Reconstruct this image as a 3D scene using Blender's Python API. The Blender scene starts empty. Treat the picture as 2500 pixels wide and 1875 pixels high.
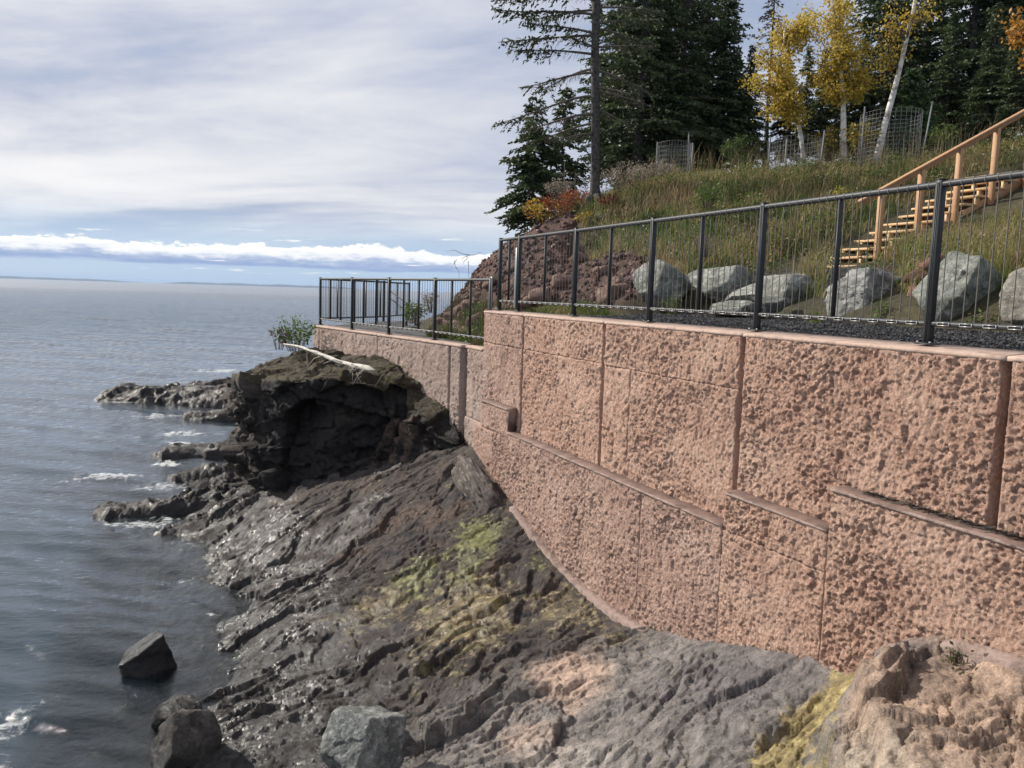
import bpy, math, random
import numpy as np
from mathutils import Matrix, Vector
random.seed(4); rng = np.random.default_rng(4)
C = bpy.context.scene.collection
SC = bpy.context.scene
rad = math.radians

# ------------------------------------------------------------------ camera
F_PX, PW, PH = 2000.0, 2500.0, 1875.0
EYE = np.array([0.0, 0.0, 4.5])
PITCH, ROLL = rad(6.28), rad(1.77)
cam_d = bpy.data.cameras.new('camera'); cam = bpy.data.objects.new('camera', cam_d); C.objects.link(cam)
cam_d.sensor_width = 36.0; cam_d.lens = 36.0*F_PX/PW
cam_d.clip_start = 0.05; cam_d.clip_end = 90000
CAM_R = Matrix.Rotation(math.pi/2-PITCH, 4, 'X') @ Matrix.Rotation(ROLL, 4, 'Z')
cam.matrix_world = Matrix.Translation(Vector(EYE)) @ CAM_R
SC.camera = cam
R3 = np.array(CAM_R.to_3x3())

# ------------------------------------------------------------------ node helper
class NT:
    def __init__(s, tree): s.t = tree; s.n = tree.nodes; s.l = tree.links
    def node(s, typ, **kw):
        x = s.n.new(typ)
        for k, v in kw.items(): setattr(x, k, v)
        return x
    def put(s, sock, v):
        if isinstance(v, bpy.types.NodeSocket): s.l.new(v, sock)
        elif v is not None: sock.default_value = v
    def math(s, op, a, b=None, c=None, clamp=False):
        x = s.node('ShaderNodeMath', operation=op, use_clamp=clamp)
        s.put(x.inputs[0], a)
        if b is not None: s.put(x.inputs[1], b)
        if c is not None: s.put(x.inputs[2], c)
        return x.outputs[0]
    def step(s, v, a, b, o0=0.0, o1=1.0):
        x = s.node('ShaderNodeMapRange', interpolation_type='SMOOTHSTEP')
        s.put(x.inputs[0], v); s.put(x.inputs[1], a); s.put(x.inputs[2], b); s.put(x.inputs[3], o0); s.put(x.inputs[4], o1)
        return x.outputs[0]
    def mix(s, f, a, b, blend='MIX'):
        x = s.node('ShaderNodeMix', data_type='RGBA', blend_type=blend)
        s.put(x.inputs[0], f); s.put(x.inputs[6], a); s.put(x.inputs[7], b)
        return x.outputs[2]
    def noise(s, vec, scale, detail=4, rough=0.55, dist=0.0, lac=2.0):
        x = s.node('ShaderNodeTexNoise'); s.put(x.inputs['Vector'], vec)
        x.inputs['Scale'].default_value = scale; x.inputs['Detail'].default_value = detail
        x.inputs['Roughness'].default_value = rough; x.inputs['Distortion'].default_value = dist
        x.inputs['Lacunarity'].default_value = lac
        return x.outputs[0]
    def comb(s, x, y, z):
        n = s.node('ShaderNodeCombineXYZ'); s.put(n.inputs[0], x); s.put(n.inputs[1], y); s.put(n.inputs[2], z); return n.outputs[0]
    def ramp(s, f, stops):
        n = s.node('ShaderNodeValToRGB'); s.put(n.inputs[0], f); e = n.color_ramp.elements
        while len(e) < len(stops): e.new(0.5)
        for el, (p, c) in zip(e, stops): el.position = p; el.color = tuple(c)+(1,)
        return n.outputs[0]
    def mapping(s, vec, scale=(1,1,1), rot=(0,0,0)):
        n = s.node('ShaderNodeMapping'); s.put(n.inputs['Vector'], vec)
        n.inputs['Scale'].default_value = scale; n.inputs['Rotation'].default_value = rot; return n.outputs[0]
    def bump(s, h, strength, dist, normal=None):
        n = s.node('ShaderNodeBump'); s.put(n.inputs['Height'], h)
        s.put(n.inputs['Strength'], strength); n.inputs['Distance'].default_value = dist
        if normal is not None: s.l.new(normal, n.inputs['Normal'])
        return n.outputs[0]

# ------------------------------------------------------------------ sun, sky
SUN_EL, SUN_LEFT = rad(34), rad(61)          # elevation, angle left of the camera's heading
sdir = Vector((-math.sin(SUN_LEFT)*math.cos(SUN_EL), math.cos(SUN_LEFT)*math.cos(SUN_EL), math.sin(SUN_EL)))
sl = bpy.data.lights.new('sun', 'SUN'); sl.energy = 5.0; sl.angle = rad(0.5); sl.color = (1.0, 0.93, 0.83)
so = bpy.data.objects.new('sun', sl); C.objects.link(so)
so.rotation_euler = sdir.to_track_quat('Z', 'Y').to_euler(); so.location = (-20, 14, 25)

world = bpy.data.worlds.new('World'); SC.world = world; world.use_nodes = True
g = NT(world.node_tree); g.n.clear()
out = g.node('ShaderNodeOutputWorld'); bg = g.node('ShaderNodeBackground'); bg.inputs[1].default_value = 0.09
sky = g.node('ShaderNodeTexSky', sky_type='NISHITA'); sky.sun_disc = False
sky.sun_elevation = SUN_EL; sky.sun_rotation = -SUN_LEFT; sky.altitude = 180; sky.air_density = 1.0; sky.dust_density = 0.6
tc = g.node('ShaderNodeTexCoord'); sx = g.node('ShaderNodeSeparateXYZ'); g.l.new(tc.outputs['Generated'], sx.inputs[0])
X, Y, Z = sx.outputs
zc = g.math('ADD', g.math('MAXIMUM', Z, 0.0), 0.16)
qx, qy = g.math('DIVIDE', X, zc), g.math('DIVIDE', Y, zc)
q = g.mapping(g.comb(qx, qy, 3.7), scale=(0.55, 0.95, 1), rot=(0, 0, rad(14)))
n1 = g.noise(q, 1.05, 7, 0.56, 0.5)
n2 = g.noise(g.mapping(g.comb(qx, qy, 9.1), scale=(0.8, 1.45, 1), rot=(0, 0, rad(12))), 1.5, 6, 0.6, 0.35)
nn = g.math('ADD', g.math('MULTIPLY', n1, 0.70), g.math('MULTIPLY', n2, 0.30))
# high cloud sheet: bright veils over grey-blue
veil = g.ramp(nn, [(0.34, (3.5, 4.1, 5.6)), (0.45, (4.9, 5.3, 6.4)), (0.54, (6.1, 6.35, 7.0)), (0.68, (7.7, 7.8, 8.1))])
# towards the sun the sheet is thinner and brighter
sd = g.node('ShaderNodeVectorMath', operation='DOT_PRODUCT'); g.l.new(tc.outputs['Generated'], sd.inputs[0]); sd.inputs[1].default_value = tuple(sdir)
glow = g.math('POWER', g.math('MAXIMUM', sd.outputs['Value'], 0.0), 2.6)
veil = g.mix(g.math('MULTIPLY', glow, g.step(nn, 0.38, 0.62, 0.0, 0.75), clamp=True), veil, (10.2, 9.9, 9.6, 1))
low = g.mix(0.86, sky.outputs[0], (3.9, 5.5, 7.6, 1))
cov = g.math('MULTIPLY', g.step(Z, 0.022, 0.10), g.step(nn, 0.30, 0.44, 0.72, 1.0))
cov = g.math('MULTIPLY', cov, g.step(sd.outputs['Value'], -0.62, -0.12, 0.12, 1.0))   # the cloud sheet breaks up to clear blue away from the sun
col = g.mix(cov, g.mix(g.step(Z, 0.05, 0.30), low, sky.outputs[0]), veil)
# row of cumulus above the horizon
az = g.math('ARCTAN2', X, Y); el = g.math('MULTIPLY', g.math('ARCSINE', Z), 57.2958)
cn = g.noise(g.comb(g.math('MULTIPLY', az, 26.0), g.math('MULTIPLY', el, 1.1), 0.3), 1.0, 7, 0.62, 0.2)
cl = g.noise(g.comb(g.math('MULTIPLY', az, 4.2), 5.5, 2.0), 1.0, 2, 0.5)
top = g.math('ADD', 2.62, g.math('ADD', g.math('MULTIPLY', g.math('SUBTRACT', cn, 0.5), 1.8), g.math('MULTIPLY', g.math('SUBTRACT', cl, 0.5), 1.7)))
bn = g.noise(g.comb(g.math('MULTIPLY', az, 9.0), g.math('MULTIPLY', el, 2.2), 7.0), 1.0, 5, 0.6)
base = g.math('ADD', 1.18, g.math('MULTIPLY', g.math('SUBTRACT', bn, 0.5), 0.7))
dens = g.math('MULTIPLY', g.step(g.math('SUBTRACT', top, el), 0.0, 0.16), g.step(g.math('SUBTRACT', el, base), 0.0, 0.22))
sh = g.math('DIVIDE', g.math('SUBTRACT', top, el), g.math('MAXIMUM', g.math('SUBTRACT', top, base), 0.3))
sh = g.math('ADD', sh, g.math('MULTIPLY', g.math('SUBTRACT', g.noise(g.comb(g.math('MULTIPLY', az, 34.0), g.math('MULTIPLY', el, 2.4), 4.4), 1.0, 5, 0.6), 0.5), 0.75))
ccol = g.ramp(sh, [(0.18, (10.3, 10.2, 9.9)), (0.42, (8.4, 8.6, 8.9)), (0.62, (4.2, 5.0, 6.8)), (0.85, (2.9, 3.8, 6.1))])
col = g.mix(g.math('MULTIPLY', dens, 0.93), col, ccol)
# a few detached scraps of cloud
wn = g.noise(g.comb(g.math('MULTIPLY', az, 13.0), g.math('MULTIPLY', el, 2.6), 11.3), 1.0, 6, 0.6, 0.2)
scr = g.math('MULTIPLY', g.step(wn, 0.60, 0.68), g.math('MULTIPLY', g.step(el, 0.75, 1.0), g.step(el, 3.9, 3.4)))
col = g.mix(g.math('MULTIPLY', scr, 0.8), col, (9.4, 9.4, 9.2, 1))
g.l.new(col, bg.inputs[0]); g.l.new(bg.outputs[0], out.inputs[0])
SC.view_settings.view_transform = 'Standard'; SC.view_settings.look = 'None'
SC.view_settings.gamma = 1.0; SC.view_settings.exposure = 0.32; SC.view_settings.use_curve_mapping = False

# ------------------------------------------------------------------ frames of reference
def ray(x, y):
    d = R3 @ np.array([(x-PW/2)/F_PX, -(y-PH/2)/F_PX, -1.0]); return d/d[1]
def at(x, y, depth):                       # a photograph position (2212-wide view) at a real distance
    k = PW/2212.0; return EYE + ray(x*k, y*k)*depth
WA = rad(23.07)
DV = np.array([-math.sin(WA), math.cos(WA), 0.0]); IV = np.array([math.cos(WA), math.sin(WA), 0.0])
P0 = np.array([5.4895, 0.0, 0.0])
def W(s, t, z):                            # s along the wall, t inland of the fence line, z up
    s, t, z = np.broadcast_arrays(np.asarray(s, float), np.asarray(t, float), np.asarray(z, float))
    return P0 + s[..., None]*DV + t[..., None]*IV + z[..., None]*np.array([0, 0, 1.0])
def ST(p):
    q = np.asarray(p, float) - P0; return q@DV, q@IV

# ------------------------------------------------------------------ noise
_G = np.array([[1,1,0],[-1,1,0],[1,-1,0],[-1,-1,0],[1,0,1],[-1,0,1],[1,0,-1],[-1,0,-1],[0,1,1],[0,-1,1],[0,1,-1],[0,-1,-1],[1,1,0],[-1,1,0],[0,-1,1],[0,-1,-1]], np.float32)
def _hash(i, j, k, seed=0):
    h = (i.astype(np.uint32)*np.uint32(374761393) + j.astype(np.uint32)*np.uint32(668265263) + k.astype(np.uint32)*np.uint32(2147483647) + np.uint32((seed*974711+12345) & 0xffffffff))
    h = (h ^ (h >> np.uint32(13)))*np.uint32(1274126177); h = h ^ (h >> np.uint32(16))
    h = h*np.uint32(2654435761); return h ^ (h >> np.uint32(15))
def perlin(P, seed=0):
    P = np.asarray(P, np.float32); i = np.floor(P).astype(np.int64); f = P - i; u = f*f*f*(f*(f*6-15)+10)
    r = 0
    for a in (0, 1):
        for b in (0, 1):
            for c in (0, 1):
                gr = _G[_hash(i[..., 0]+a, i[..., 1]+b, i[..., 2]+c, seed) & np.uint32(15)]
                dt = gr[..., 0]*(f[..., 0]-a) + gr[..., 1]*(f[..., 1]-b) + gr[..., 2]*(f[..., 2]-c)
                w = (u[..., 0] if a else 1-u[..., 0])*(u[..., 1] if b else 1-u[..., 1])*(u[..., 2] if c else 1-u[..., 2])
                r = r + w*dt
    return r
def fbm(P, octv=4, seed=0, gain=0.5, ridged=False):
    P = np.asarray(P, np.float32); r = 0; a = 1.0; tot = 0
    for o in range(octv):
        n = perlin(P*(2.03**o) + 17.3*o, seed+o)
        if ridged: n = 1-2*np.abs(n)*1.4
        r = r + a*n; tot += a; a *= gain
    return r/tot
def worley(P, seed=0):
    P = np.asarray(P, np.float32); i = np.floor(P).astype(np.int64); f1 = np.full(P.shape[:-1], 9.0, np.float32); f2 = f1.copy(); cid = np.zeros(P.shape[:-1], np.uint32)
    for a in (-1, 0, 1):
        for b in (-1, 0, 1):
            for c in (-1, 0, 1):
                q = i + np.array([a, b, c]); h = _hash(q[..., 0], q[..., 1], q[..., 2], seed)
                off = np.stack([(h & np.uint32(1023))/1023.0, ((h >> np.uint32(10)) & np.uint32(1023))/1023.0, ((h >> np.uint32(20)) & np.uint32(1023))/1023.0], -1)
                d = np.sqrt((((q+off)-P)**2).sum(-1)); m = d < f1
                f2 = np.where(m, f1, np.minimum(f2, d)); cid = np.where(m, h, cid); f1 = np.where(m, d, f1)
    return f1, f2, (cid % np.uint32(1009))/1009.0
def facets(P, seed=0):
    """broken-stone cells: per-cell offset, per-cell tilted plane, distance to the cell border"""
    P = np.asarray(P, np.float32); two = P.shape[-1] == 2; i = np.floor(P).astype(np.int64); sh = P.shape[:-1]
    f1 = np.full(sh, 9.0, np.float32); f2 = f1.copy(); off = np.zeros(sh, np.float32); sl = np.zeros(sh, np.float32)
    for a in (-1, 0, 1):
        for b in (-1, 0, 1):
            for c in ((0,) if two else (-1, 0, 1)):
                q0, q1 = i[..., 0]+a, i[..., 1]+b; q2 = np.zeros_like(q0) if two else i[..., 2]+c
                h = _hash(q0, q1, q2, seed); k = _hash(q0, q1, q2, seed+57)
                d0 = P[..., 0]-(q0+(h & np.uint32(1023))/1023.0); d1 = P[..., 1]-(q1+((h >> np.uint32(10)) & np.uint32(1023))/1023.0)
                d2 = 0.0 if two else P[..., 2]-(q2+((h >> np.uint32(20)) & np.uint32(1023))/1023.0)
                d = np.sqrt(d0*d0+d1*d1+d2*d2); m = d < f1
                g0, g1, g2 = (k & np.uint32(1023))/511.5-1, ((k >> np.uint32(10)) & np.uint32(1023))/511.5-1, ((k >> np.uint32(20)) & np.uint32(1023))/511.5-1
                f2 = np.where(m, f1, np.minimum(f2, d)); f1 = np.where(m, d, f1); off = np.where(m, g2, off); sl = np.where(m, g0*d0+g1*d1+(0 if two else g2*d2), sl)
    return off, sl, f2-f1
def ss(x, a, b): t = np.clip((x-a)/(b-a), 0, 1); return t*t*(3-2*t)
def xyz(a, b, c=0.0):
    a, b, c = np.broadcast_arrays(np.asarray(a, np.float32), np.asarray(b, np.float32), np.asarray(c, np.float32)); return np.stack([a, b, c], -1)

# ------------------------------------------------------------------ mesh and object helpers
def mesh(name, V, faces, mat, col=None, smooth=False, extra=None):
    V = np.ascontiguousarray(np.asarray(V, np.float32).reshape(-1, 3))
    faces = [np.asarray(f, np.int32) for f in (faces if isinstance(faces, list) else [faces]) if len(f)]
    me = bpy.data.meshes.new(name); me.vertices.add(len(V)); me.vertices.foreach_set('co', V.ravel())
    loops = np.concatenate([f.ravel() for f in faces]); tot = np.concatenate([np.full(len(f), f.shape[1], np.int32) for f in faces])
    start = np.concatenate([[0], np.cumsum(tot)[:-1]]).astype(np.int32)
    me.loops.add(len(loops)); me.loops.foreach_set('vertex_index', loops)
    me.polygons.add(len(tot)); me.polygons.foreach_set('loop_start', start); me.polygons.foreach_set('loop_total', tot)
    if smooth: me.polygons.foreach_set('use_smooth', np.ones(len(tot), bool))
    if col is not None:
        col = np.asarray(col, np.float32)
        if col.shape[-1] == 3: col = np.concatenate([col, np.ones(col.shape[:-1]+(1,), np.float32)], -1)
        a = me.attributes.new('col', 'FLOAT_COLOR', 'POINT'); a.data.foreach_set('color', np.ascontiguousarray(col.reshape(-1, 4)).ravel())
    for k, v in (extra or {}).items():
        a = me.attributes.new(k, 'FLOAT', 'POINT'); a.data.foreach_set('value', np.asarray(v, np.float32).ravel())
    me.materials.append(mat); me.update(calc_edges=True); return me
def link(name, me, parent=None, loc=(0,0,0), rot=(0,0,0), scale=(1,1,1), kind=None, label=None):
    o = bpy.data.objects.new(name, me); C.objects.link(o); o.parent = parent
    o.location = loc; o.rotation_euler = rot; o.scale = scale
    if kind: o['kind'] = kind
    if label: o['label'] = label
    return o
def tag(o, label, cat, group=None):
    o['label'] = label; o['category'] = cat
    if group: o['group'] = group
    return o
def thing(name, label, cat, loc=(0,0,0), rz=0.0, group=None):
    o = bpy.data.objects.new(name, None); C.objects.link(o); o.location = loc; o.rotation_euler = (0, 0, rz); o.empty_display_size = 0.2
    return tag(o, label, cat, group)
def copy_thing(src, loc, rz=0.0, scale=1.0, label=None, group=None):
    r = src.copy(); C.objects.link(r); r.location = loc; r.rotation_euler = (0, 0, rz); r.scale = (scale,)*3
    if label: r['label'] = label
    if group: r['group'] = group
    for ch in list(src.children):
        c = ch.copy(); C.objects.link(c); c.parent = r
        for gch in list(ch.children):
            d = gch.copy(); C.objects.link(d); d.parent = c
    return r
def grid_faces(nu, nv, wrap=False):
    i = np.arange(nu if wrap else nu-1); j = np.arange(nv-1); I, J = np.meshgrid(i, j, indexing='ij'); I2 = (I+1) % nu
    return np.stack([I*nv+J, I2*nv+J, I2*nv+J+1, I*nv+J+1], -1).reshape(-1, 4)
class Acc:                                   # gathers geometry for ONE mesh
    def __init__(s): s.V = []; s.Q = []; s.T = []; s.Cl = []; s.n = 0
    def add(s, V, Q=None, T=None, col=None):
        V = np.asarray(V, np.float32).reshape(-1, 3)
        if Q is not None and len(Q): s.Q.append(np.asarray(Q, np.int32)+s.n)
        if T is not None and len(T): s.T.append(np.asarray(T, np.int32)+s.n)
        if col is not None: s.Cl.append(np.broadcast_to(np.asarray(col, np.float32), (len(V), 3)))
        s.V.append(V); s.n += len(V)
    def mesh(s, name, mat, smooth=False):
        fs = ([np.concatenate(s.Q)] if s.Q else []) + ([np.concatenate(s.T)] if s.T else [])
        return mesh(name, np.concatenate(s.V), fs, mat, np.concatenate(s.Cl) if s.Cl else None, smooth)
def box_geo(x0, x1, y0, y1, z0, z1, ch=0.0):
    if ch <= 0:
        V = np.array([[x0,y0,z0],[x1,y0,z0],[x1,y1,z0],[x0,y1,z0],[x0,y0,z1],[x1,y0,z1],[x1,y1,z1],[x0,y1,z1]])
        return V, np.array([[0,3,2,1],[4,5,6,7],[0,1,5,4],[1,2,6,5],[2,3,7,6],[3,0,4,7]])
    ring = lambda i, z: [[x0+i+ch,y0+i,z],[x1-i-ch,y0+i,z],[x1-i,y0+i+ch,z],[x1-i,y1-i-ch,z],[x1-i-ch,y1-i,z],[x0+i+ch,y1-i,z],[x0+i,y1-i-ch,z],[x0+i,y0+i+ch,z]]
    V = np.array(ring(ch, z0)+ring(0, z0+ch)+ring(0, z1-ch)+ring(ch, z1)); Q = []
    for k in range(3):
        for i in range(8): j = (i+1) % 8; Q.append([k*8+i, k*8+j, k*8+8+j, k*8+8+i])
    for i in (0, 2, 4): pass
    Q += [[24,25,26,27],[24,27,28,31],[28,29,30,31],[3,2,1,0],[7,4,3,0],[7,6,5,4]]
    return V, np.array(Q)
def tube_geo(pts, radii, n=6, cap=True):
    pts = np.asarray(pts, float); m = len(pts); radii = np.broadcast_to(np.asarray(radii, float), (m,))
    tg = np.gradient(pts, axis=0); tg /= np.linalg.norm(tg, axis=1, keepdims=True)+1e-9
    up = np.array([0, 0, 1.0]) if abs(tg[:, 2]).mean() < 0.8 else np.array([1.0, 0, 0])
    a = np.cross(tg, up); a /= np.linalg.norm(a, axis=1, keepdims=True)+1e-9; b = np.cross(a, tg)
    an = np.arange(n)*2*math.pi/n
    V = pts[:, None] + radii[:, None, None]*(np.cos(an)[None, :, None]*a[:, None] + np.sin(an)[None, :, None]*b[:, None])
    i = np.arange(m-1); j = np.arange(n); I, J = np.meshgrid(i, j, indexing='ij'); J2 = (J+1) % n
    Q = np.stack([I*n+J, I*n+J2, (I+1)*n+J2, (I+1)*n+J], -1).reshape(-1, 4); T = []
    V = V.reshape(-1, 3)
    if cap:
        V = np.concatenate([V, pts[:1], pts[-1:]]); e = m*n
        T = [[e, (k+1) % n, k] for k in range(n)] + [[e+1, (m-1)*n+k, (m-1)*n+(k+1) % n] for k in range(n)]
    return V, Q, np.array(T, int).reshape(-1, 3)
def leaf_geo(cen, axis, wid, ln, wd):        # diamond leaves: centre, long axis, width axis, half sizes
    n = len(cen); a = axis*np.asarray(ln).reshape(-1, 1); b = wid*np.asarray(wd).reshape(-1, 1)
    V = np.stack([cen-a, cen+b, cen+a, cen-b], 1).reshape(-1, 3); return V, np.arange(n*4).reshape(n, 4)
def rand_dirs(n):
    v = rng.normal(size=(n, 3)); return v/np.linalg.norm(v, axis=1, keepdims=True)
def norm(v): return v/(np.linalg.norm(v, axis=-1, keepdims=True)+1e-9)

# ------------------------------------------------------------------ materials
def new_mat(name):
    m = bpy.data.materials.new(name); m.use_nodes = True; g = NT(m.node_tree); g.n.clear()
    o = g.node('ShaderNodeOutputMaterial'); p = g.node('ShaderNodeBsdfPrincipled'); g.l.new(p.outputs[0], o.inputs[0])
    return m, g, p, o
def pos(g): return g.node('ShaderNodeNewGeometry').outputs['Position']
def attr(g, n='col'):
    a = g.node('ShaderNodeAttribute'); a.attribute_name = n; return a
def mottled(name, c1, c2, scale=8, rough=0.8, bumps=((40, 0.3, 0.01),), metallic=0.0, spec=0.4, detail=6, c3=None, space='obj'):
    m, g, p, o = new_mat(name)
    v = g.node('ShaderNodeTexCoord').outputs['Object'] if space == 'obj' else pos(g)
    n = g.noise(v, scale, detail, 0.6, 0.3)
    st = [(0.35, c1), (0.65, c2)] if c3 is None else [(0.32, c1), (0.5, c2), (0.68, c3)]
    g.put(p.inputs['Base Color'], g.ramp(n, st)); p.inputs['Roughness'].default_value = rough
    p.inputs['Metallic'].default_value = metallic; p.inputs['Specular IOR Level'].default_value = spec
    nm = None
    for (sc, stg, ds) in bumps: nm = g.bump(g.noise(v, sc, 6, 0.65), stg, ds, nm)
    if nm is not None: g.l.new(nm, p.inputs['Normal'])
    return m
def rock_mat(name, bump=1.0):                # colour from the mesh's mineral map, its alpha says how wet
    m, g, p, o = new_mat(name); a = attr(g); v = pos(g)
    n = g.noise(v, 9, 8, 0.68, 0.4); n3 = g.noise(v, 70, 5, 0.7)
    f = g.math('MULTIPLY', g.step(n, 0.25, 0.75, 0.55, 1.5), g.step(n3, 0.25, 0.75, 0.65, 1.35))
    c = g.mix(1.0, a.outputs['Color'], g.comb(f, f, f), 'MULTIPLY')
    wet = g.math('MULTIPLY', a.outputs['Alpha'], g.step(g.noise(v, 3.1, 6, 0.65), 0.34, 0.6), clamp=True)
    wd = g.math('SUBTRACT', 1.0, g.math('MULTIPLY', wet, 0.38)); g.put(p.inputs['Base Color'], g.mix(1.0, c, g.comb(wd, wd, wd), 'MULTIPLY'))
    g.put(p.inputs['Roughness'], g.step(wet, 0.0, 1.0, 0.82, 0.30))
    g.put(p.inputs['Specular IOR Level'], g.step(wet, 0.0, 1.0, 0.25, 0.35))
    nm = g.bump(g.noise(v, 22, 9, 0.74, 0.6), 0.75*bump, 0.05)
    nm = g.bump(g.noise(v, 90, 5, 0.72), 0.8*bump, 0.018, nm)
    g.l.new(nm, p.inputs['Normal'])
    g.put(p.inputs['Coat Weight'], g.math('MULTIPLY', wet, 0.95)); p.inputs['Coat Roughness'].default_value = 0.20; p.inputs['Coat IOR'].default_value = 1.36
    cn_ = g.bump(g.noise(v, 52, 3, 0.6, 0.3), 1.0, 0.034, g.bump(g.noise(v, 12, 4, 0.6), 0.5, 0.04)); g.l.new(cn_, p.inputs['Coat Normal']); return m
def leaf_mat(name, transl=0.35, rough=0.55):
    m, g, p, o = new_mat(name); a = attr(g)
    c = g.mix(1.0, a.outputs['Color'], (1, 1, 1, 1), 'MULTIPLY')
    g.put(p.inputs['Base Color'], c); p.inputs['Roughness'].default_value = rough; p.inputs['Specular IOR Level'].default_value = 0.25
    t = g.node('ShaderNodeBsdfTranslucent'); g.put(t.inputs['Color'], c)
    x = g.node('ShaderNodeMixShader'); x.inputs[0].default_value = transl
    g.l.new(p.outputs[0], x.inputs[1]); g.l.new(t.outputs[0], x.inputs[2]); g.l.new(x.outputs[0], o.inputs[0]); return m
def concrete_mat(name, c1, c2, c3, stain=0.5):
    m, g, p, o = new_mat(name); v = pos(g); a = attr(g)
    n = g.noise(v, 1.3, 6, 0.6, 0.4); c = g.ramp(n, [(0.32, c1), (0.5, c2), (0.7, c3)])
    n2 = g.noise(v, 34, 6, 0.75); c = g.mix(g.step(n2, 0.45, 0.66, 0.0, 0.6), c, (0.78, 0.58, 0.46, 1)); c = g.mix(g.step(n2, 0.46, 0.34, 0.0, 0.55), c, (0.27, 0.165, 0.13, 1))
    n4 = g.noise(g.mapping(v, scale=(1, 1, 0.25)), 3.2, 6, 0.65, 0.3); c = g.mix(g.step(n4, 0.5, 0.75, 0.0, stain), c, (0.24, 0.15, 0.125, 1))
    sp = g.noise(v, 160, 2, 0.5); c = g.mix(g.step(sp, 0.62, 0.72, 0.0, 0.5), c, (0.16, 0.09, 0.075, 1))
    g.put(p.inputs['Base Color'], c); p.inputs['Roughness'].default_value = 0.88; p.inputs['Specular IOR Level'].default_value = 0.2
    nm = g.bump(g.noise(g.mapping(v, scale=(1, 1, 0.7)), 48, 6, 0.72, 0.3), 1.0, 0.045)
    g.l.new(nm, p.inputs['Normal']); return m
M = {}
M['rock'] = rock_mat('wet_basalt'); M['boulder'] = rock_mat('boulder_stone', 1.25)
M['wall'] = concrete_mat('pink_textured_concrete', (0.44, 0.255, 0.19), (0.52, 0.325, 0.245), (0.60, 0.405, 0.315))
M['wall_grey'] = concrete_mat('greyer_textured_concrete', (0.33, 0.25, 0.22), (0.40, 0.31, 0.27), (0.48, 0.385, 0.335))
M['wall_mid'] = concrete_mat('dusty_pink_concrete', (0.34, 0.21, 0.168), (0.42, 0.272, 0.22), (0.51, 0.355, 0.29))
M['smooth'] = mottled('smooth_pink_concrete', (0.34, 0.235, 0.19), (0.45, 0.33, 0.265), 5, 0.85, ((60, 0.5, 0.012),), c3=(0.25, 0.175, 0.145))
M['foot'] = mottled('stained_footing_concrete', (0.20, 0.145, 0.125), (0.32, 0.235, 0.20), 4, 0.9, ((14, 0.7, 0.05), (60, 0.6, 0.014)), c3=(0.14, 0.10, 0.085))
M['ledge'] = mottled('dirty_concrete_ledge', (0.10, 0.065, 0.055), (0.17, 0.11, 0.09), 6, 0.85, ((60, 0.4, 0.01),), c3=(0.22, 0.15, 0.125))
M['metal'] = mottled('charcoal_painted_metal', (0.026, 0.028, 0.031), (0.036, 0.039, 0.043), 20, 0.48, (), 0.0, 0.28)
M['plate'] = mottled('grey_steel_plate', (0.16, 0.17, 0.18), (0.2, 0.21, 0.22), 20, 0.5, (), 0.3, 0.5)
M['cable'] = mottled('stainless_cable', (0.12, 0.108, 0.092), (0.16, 0.146, 0.125), 30, 0.55, (), 0.3, 0.4)
M['clip'] = mottled('stainless_clip', (0.36, 0.36, 0.35), (0.44, 0.44, 0.42), 30, 0.4, (), 0.6, 0.5)
M['collar'] = mottled('dull_collar_metal', (0.10, 0.10, 0.10), (0.15, 0.15, 0.145), 30, 0.45, (), 0.3, 0.4)
M['wood'] = mottled('cedar_stain_timber', (0.30, 0.155, 0.075), (0.40, 0.225, 0.115), 9, 0.65, ((50, 0.25, 0.006),), c3=(0.34, 0.18, 0.09))
M['palewood'] = mottled('new_pale_timber', (0.50, 0.33, 0.17), (0.58, 0.40, 0.22), 9, 0.65, ((50, 0.2, 0.005),))
M['wire'] = mottled('galvanised_wire', (0.17, 0.175, 0.18), (0.24, 0.245, 0.25), 30, 0.55, (), 0.3, 0.4)
M['bark'] = mottled('spruce_bark', (0.035, 0.03, 0.027), (0.085, 0.075, 0.068), 14, 0.9, ((38, 1.0, 0.04),), c3=(0.14, 0.128, 0.12))
M['twig'] = mottled('dead_twig', (0.09, 0.075, 0.06), (0.15, 0.125, 0.105), 14, 0.9, ())
M['birch'] = mottled('white_birch_bark', (0.16, 0.13, 0.11), (0.66, 0.62, 0.56), 5, 0.7, ((30, 0.3, 0.01),), c3=(0.78, 0.74, 0.69))
M['drift'] = mottled('bleached_driftwood', (0.30, 0.26, 0.22), (0.56, 0.52, 0.46), 14, 0.85, ((40, 0.8, 0.02),), c3=(0.66, 0.63, 0.57))
M['needle'] = leaf_mat('spruce_needles', 0.2, 0.5); M['leaf'] = leaf_mat('leaves', 0.4, 0.5); M['grass'] = leaf_mat('grass_blades', 0.35, 0.6)
M['earth'] = None
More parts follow.
